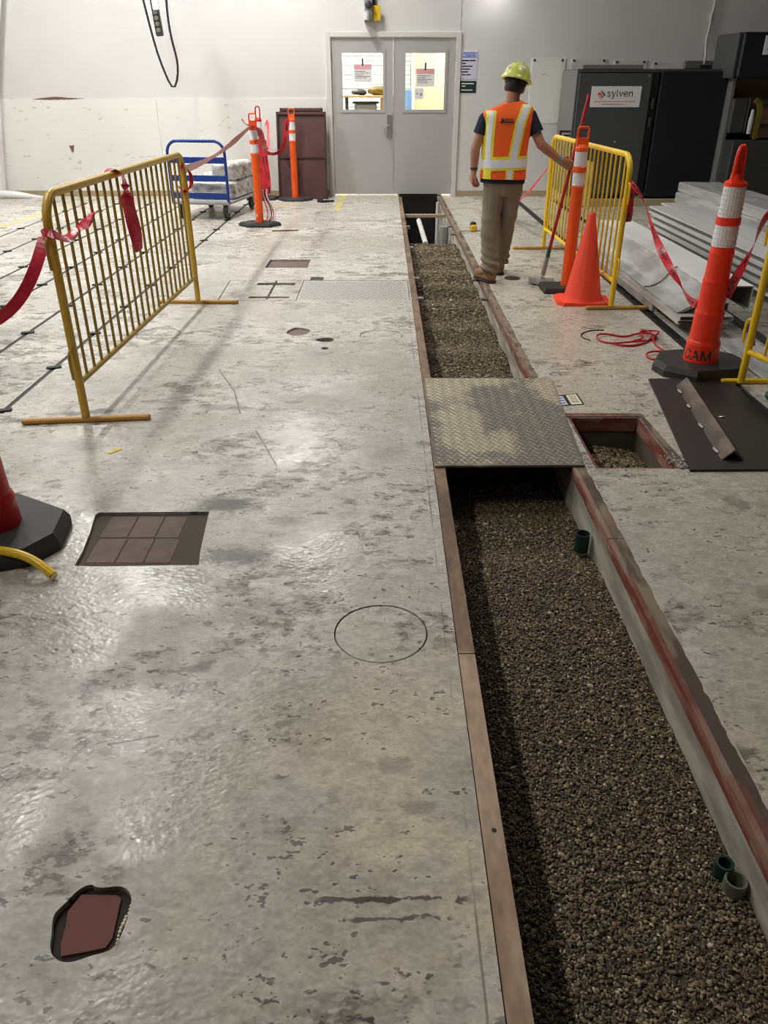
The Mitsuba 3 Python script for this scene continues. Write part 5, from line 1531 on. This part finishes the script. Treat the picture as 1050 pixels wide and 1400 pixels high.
# trousers
tr_ = chain((1.03, 7.19, .885, .165, .128, .03), (1.03, 7.19, .82, .172, .128, .06), (1.03, 7.195, .76, .165, .115, .05))
for a_, b_, c_, ex in ((LH, LK, LA, 0), (RH, RK, RA, 0)):
    cuff = b_ + (c_ - b_) * .72
    tr_ += chain((*(a_ + [0, 0, -.03]), .097), (*(a_ + (b_ - a_) * .6), .086), (*b_, .078), (*cuff, .078), (*(cuff + (c_ - b_) * .14), .086))
tm_ = from_man(union(tr_).refine_to_length(.014))
trimesh.smoothing.filter_taubin(tm_, iterations=8)
tm_ = wrinkle(tm_, .011, 11, 8, (.8, .8, 1.5))
v_ = tm_.vertices
low = np.clip((.36 - v_[:, 2]) / .2, 0, 1)
tm_.vertices = v_ + tm_.vertex_normals * (low * (.010 * np.sin(v_[:, 2] * 95 + 3 * v_[:, 0] * 10) + .012 * (meshkit.fbm(v_ * 14, 2, 5) - .5)))[:, None]
tm_ = trimesh.Trimesh(tm_.vertices, tm_.faces, process=False)
part(P, 'trousers', tm_, 'khaki', smooth=60, label='khaki work trousers bunched at the ankles')
# boots
for c_, to in ((LA, LTOE), (RA, RTOE)):
    heel = c_ + (c_ - to) * np.array([.16, .16, 0])
    hz = lambda p, z, r_: (p[0], p[1], z, r_)
    bt = chain(hz(c_, .20, .052), hz(c_, .10, .053), hz(heel, .055, .046), n=14) + chain(hz(c_, .11, .05), (*((c_ + to) / 2)[:2], .07, .048), (to[0], to[1], .052, .044), n=14) + chain(hz(heel, .05, .044), (to[0], to[1], .045, .046), n=14)
    mbt = union(bt).refine_to_length(.012).trim_by_plane([0, 0, 1.0], .018)
    k = part(P, 'boot', wrinkle(from_man(mbt), .002, 25, 1), 'boot', smooth=50, label='tan work boot')
    so = m3.Manifold.batch_hull([ball((q[0], q[1], .012), (r_, r_, .012), 18) for q, r_ in ((heel, .050), (c_ + (to - c_) * .45, .045), (to, .051))])
    part(k, 'sole', from_man(so), 'sole', smooth=40, label='black rubber sole')
# hard hat
dome = m3.Manifold.sphere(1.0, 48).scale([.112, .138, .118]).trim_by_plane([0, 0, 1.0], -.012)
inner = m3.Manifold.sphere(1.0, 40).scale([.104, .13, .108]).translate([0, 0, -.004])
brim = m3.Manifold.cylinder(.010, 1.0, 1.0, 48).scale([.128, .158, 1.0]).translate([0, .008, -.018]) - m3.Manifold.cylinder(.06, 1.0, 1.0, 40).scale([.104, .13, 1]).translate([0, 0, -.03])
skirt = m3.Manifold.cylinder(.02, 1.0, .93, 48).scale([.126, .154, 1.0]).translate([0, .004, -.010]) - m3.Manifold.cylinder(.06, 1.0, 1.0, 40).scale([.104, .13, 1]).translate([0, 0, -.03])
ridge = union([m3.Manifold.sphere(1.0, 32).scale([.010, .125, .124]).trim_by_plane([0, 0, 1.0], .02).translate([dx, 0, 0]) for dx in (-.03, 0, .03)])
shell = (dome - inner) + brim + skirt + (ridge - inner)
HO = np.array([0, -.004, .060])
k = part(P, 'hard_hat', head_tf(from_man(shell.translate([float(x) for x in HO]))), 'helmet', smooth=35, label='lime hard hat')
part(k, 'harness', head_tf(lathe([(.084, -.045), (.088, -.045), (.088, .0), (.084, .0), (.084, -.045)], 30).apply_scale([1, 1.17, 1]).apply_translation(HO + [0, 0, .0])), 'dark', label='black headband')
for px_, pz_, w_, c_ in ((-.055, .052, .022, 'white'), (-.012, .064, .013, 'cream'), (.040, .060, .026, 'white')):
    pz_ = pz_
    st_ = ball((px_, -math.sqrt(max(1e-6, 1 - (px_ / .112) ** 2 - (pz_ / .118) ** 2)) * .138, pz_), (w_, .006, w_ * .65), 18)
    part(k, 'sticker', head_tf(from_man(st_.translate([float(x) for x in HO]))), c_, label='pale round sticker')
wd = (WR_ - ER) / np.linalg.norm(WR_ - ER)
wn = (GRIP - WR_) / np.linalg.norm(GRIP - WR_)
part(P, 'wrist_band', tube([WR_ - wd * .05, WR_ - wd * .02, WR_, WR_ + wn * .012], .033, 16, scale=[1.08, 1.0, .98, .96]), 'glove', label='grey knit cuff')
wl2 = (WL - EL) / np.linalg.norm(WL - EL)
part(P, 'watch', tube([WL - wl2 * .032, WL - wl2 * .012], .0315, 16), 'machine', label='dark wrist watch')

# ------------------------------------------------------------------ leftovers
scene['type'] = 'scene'
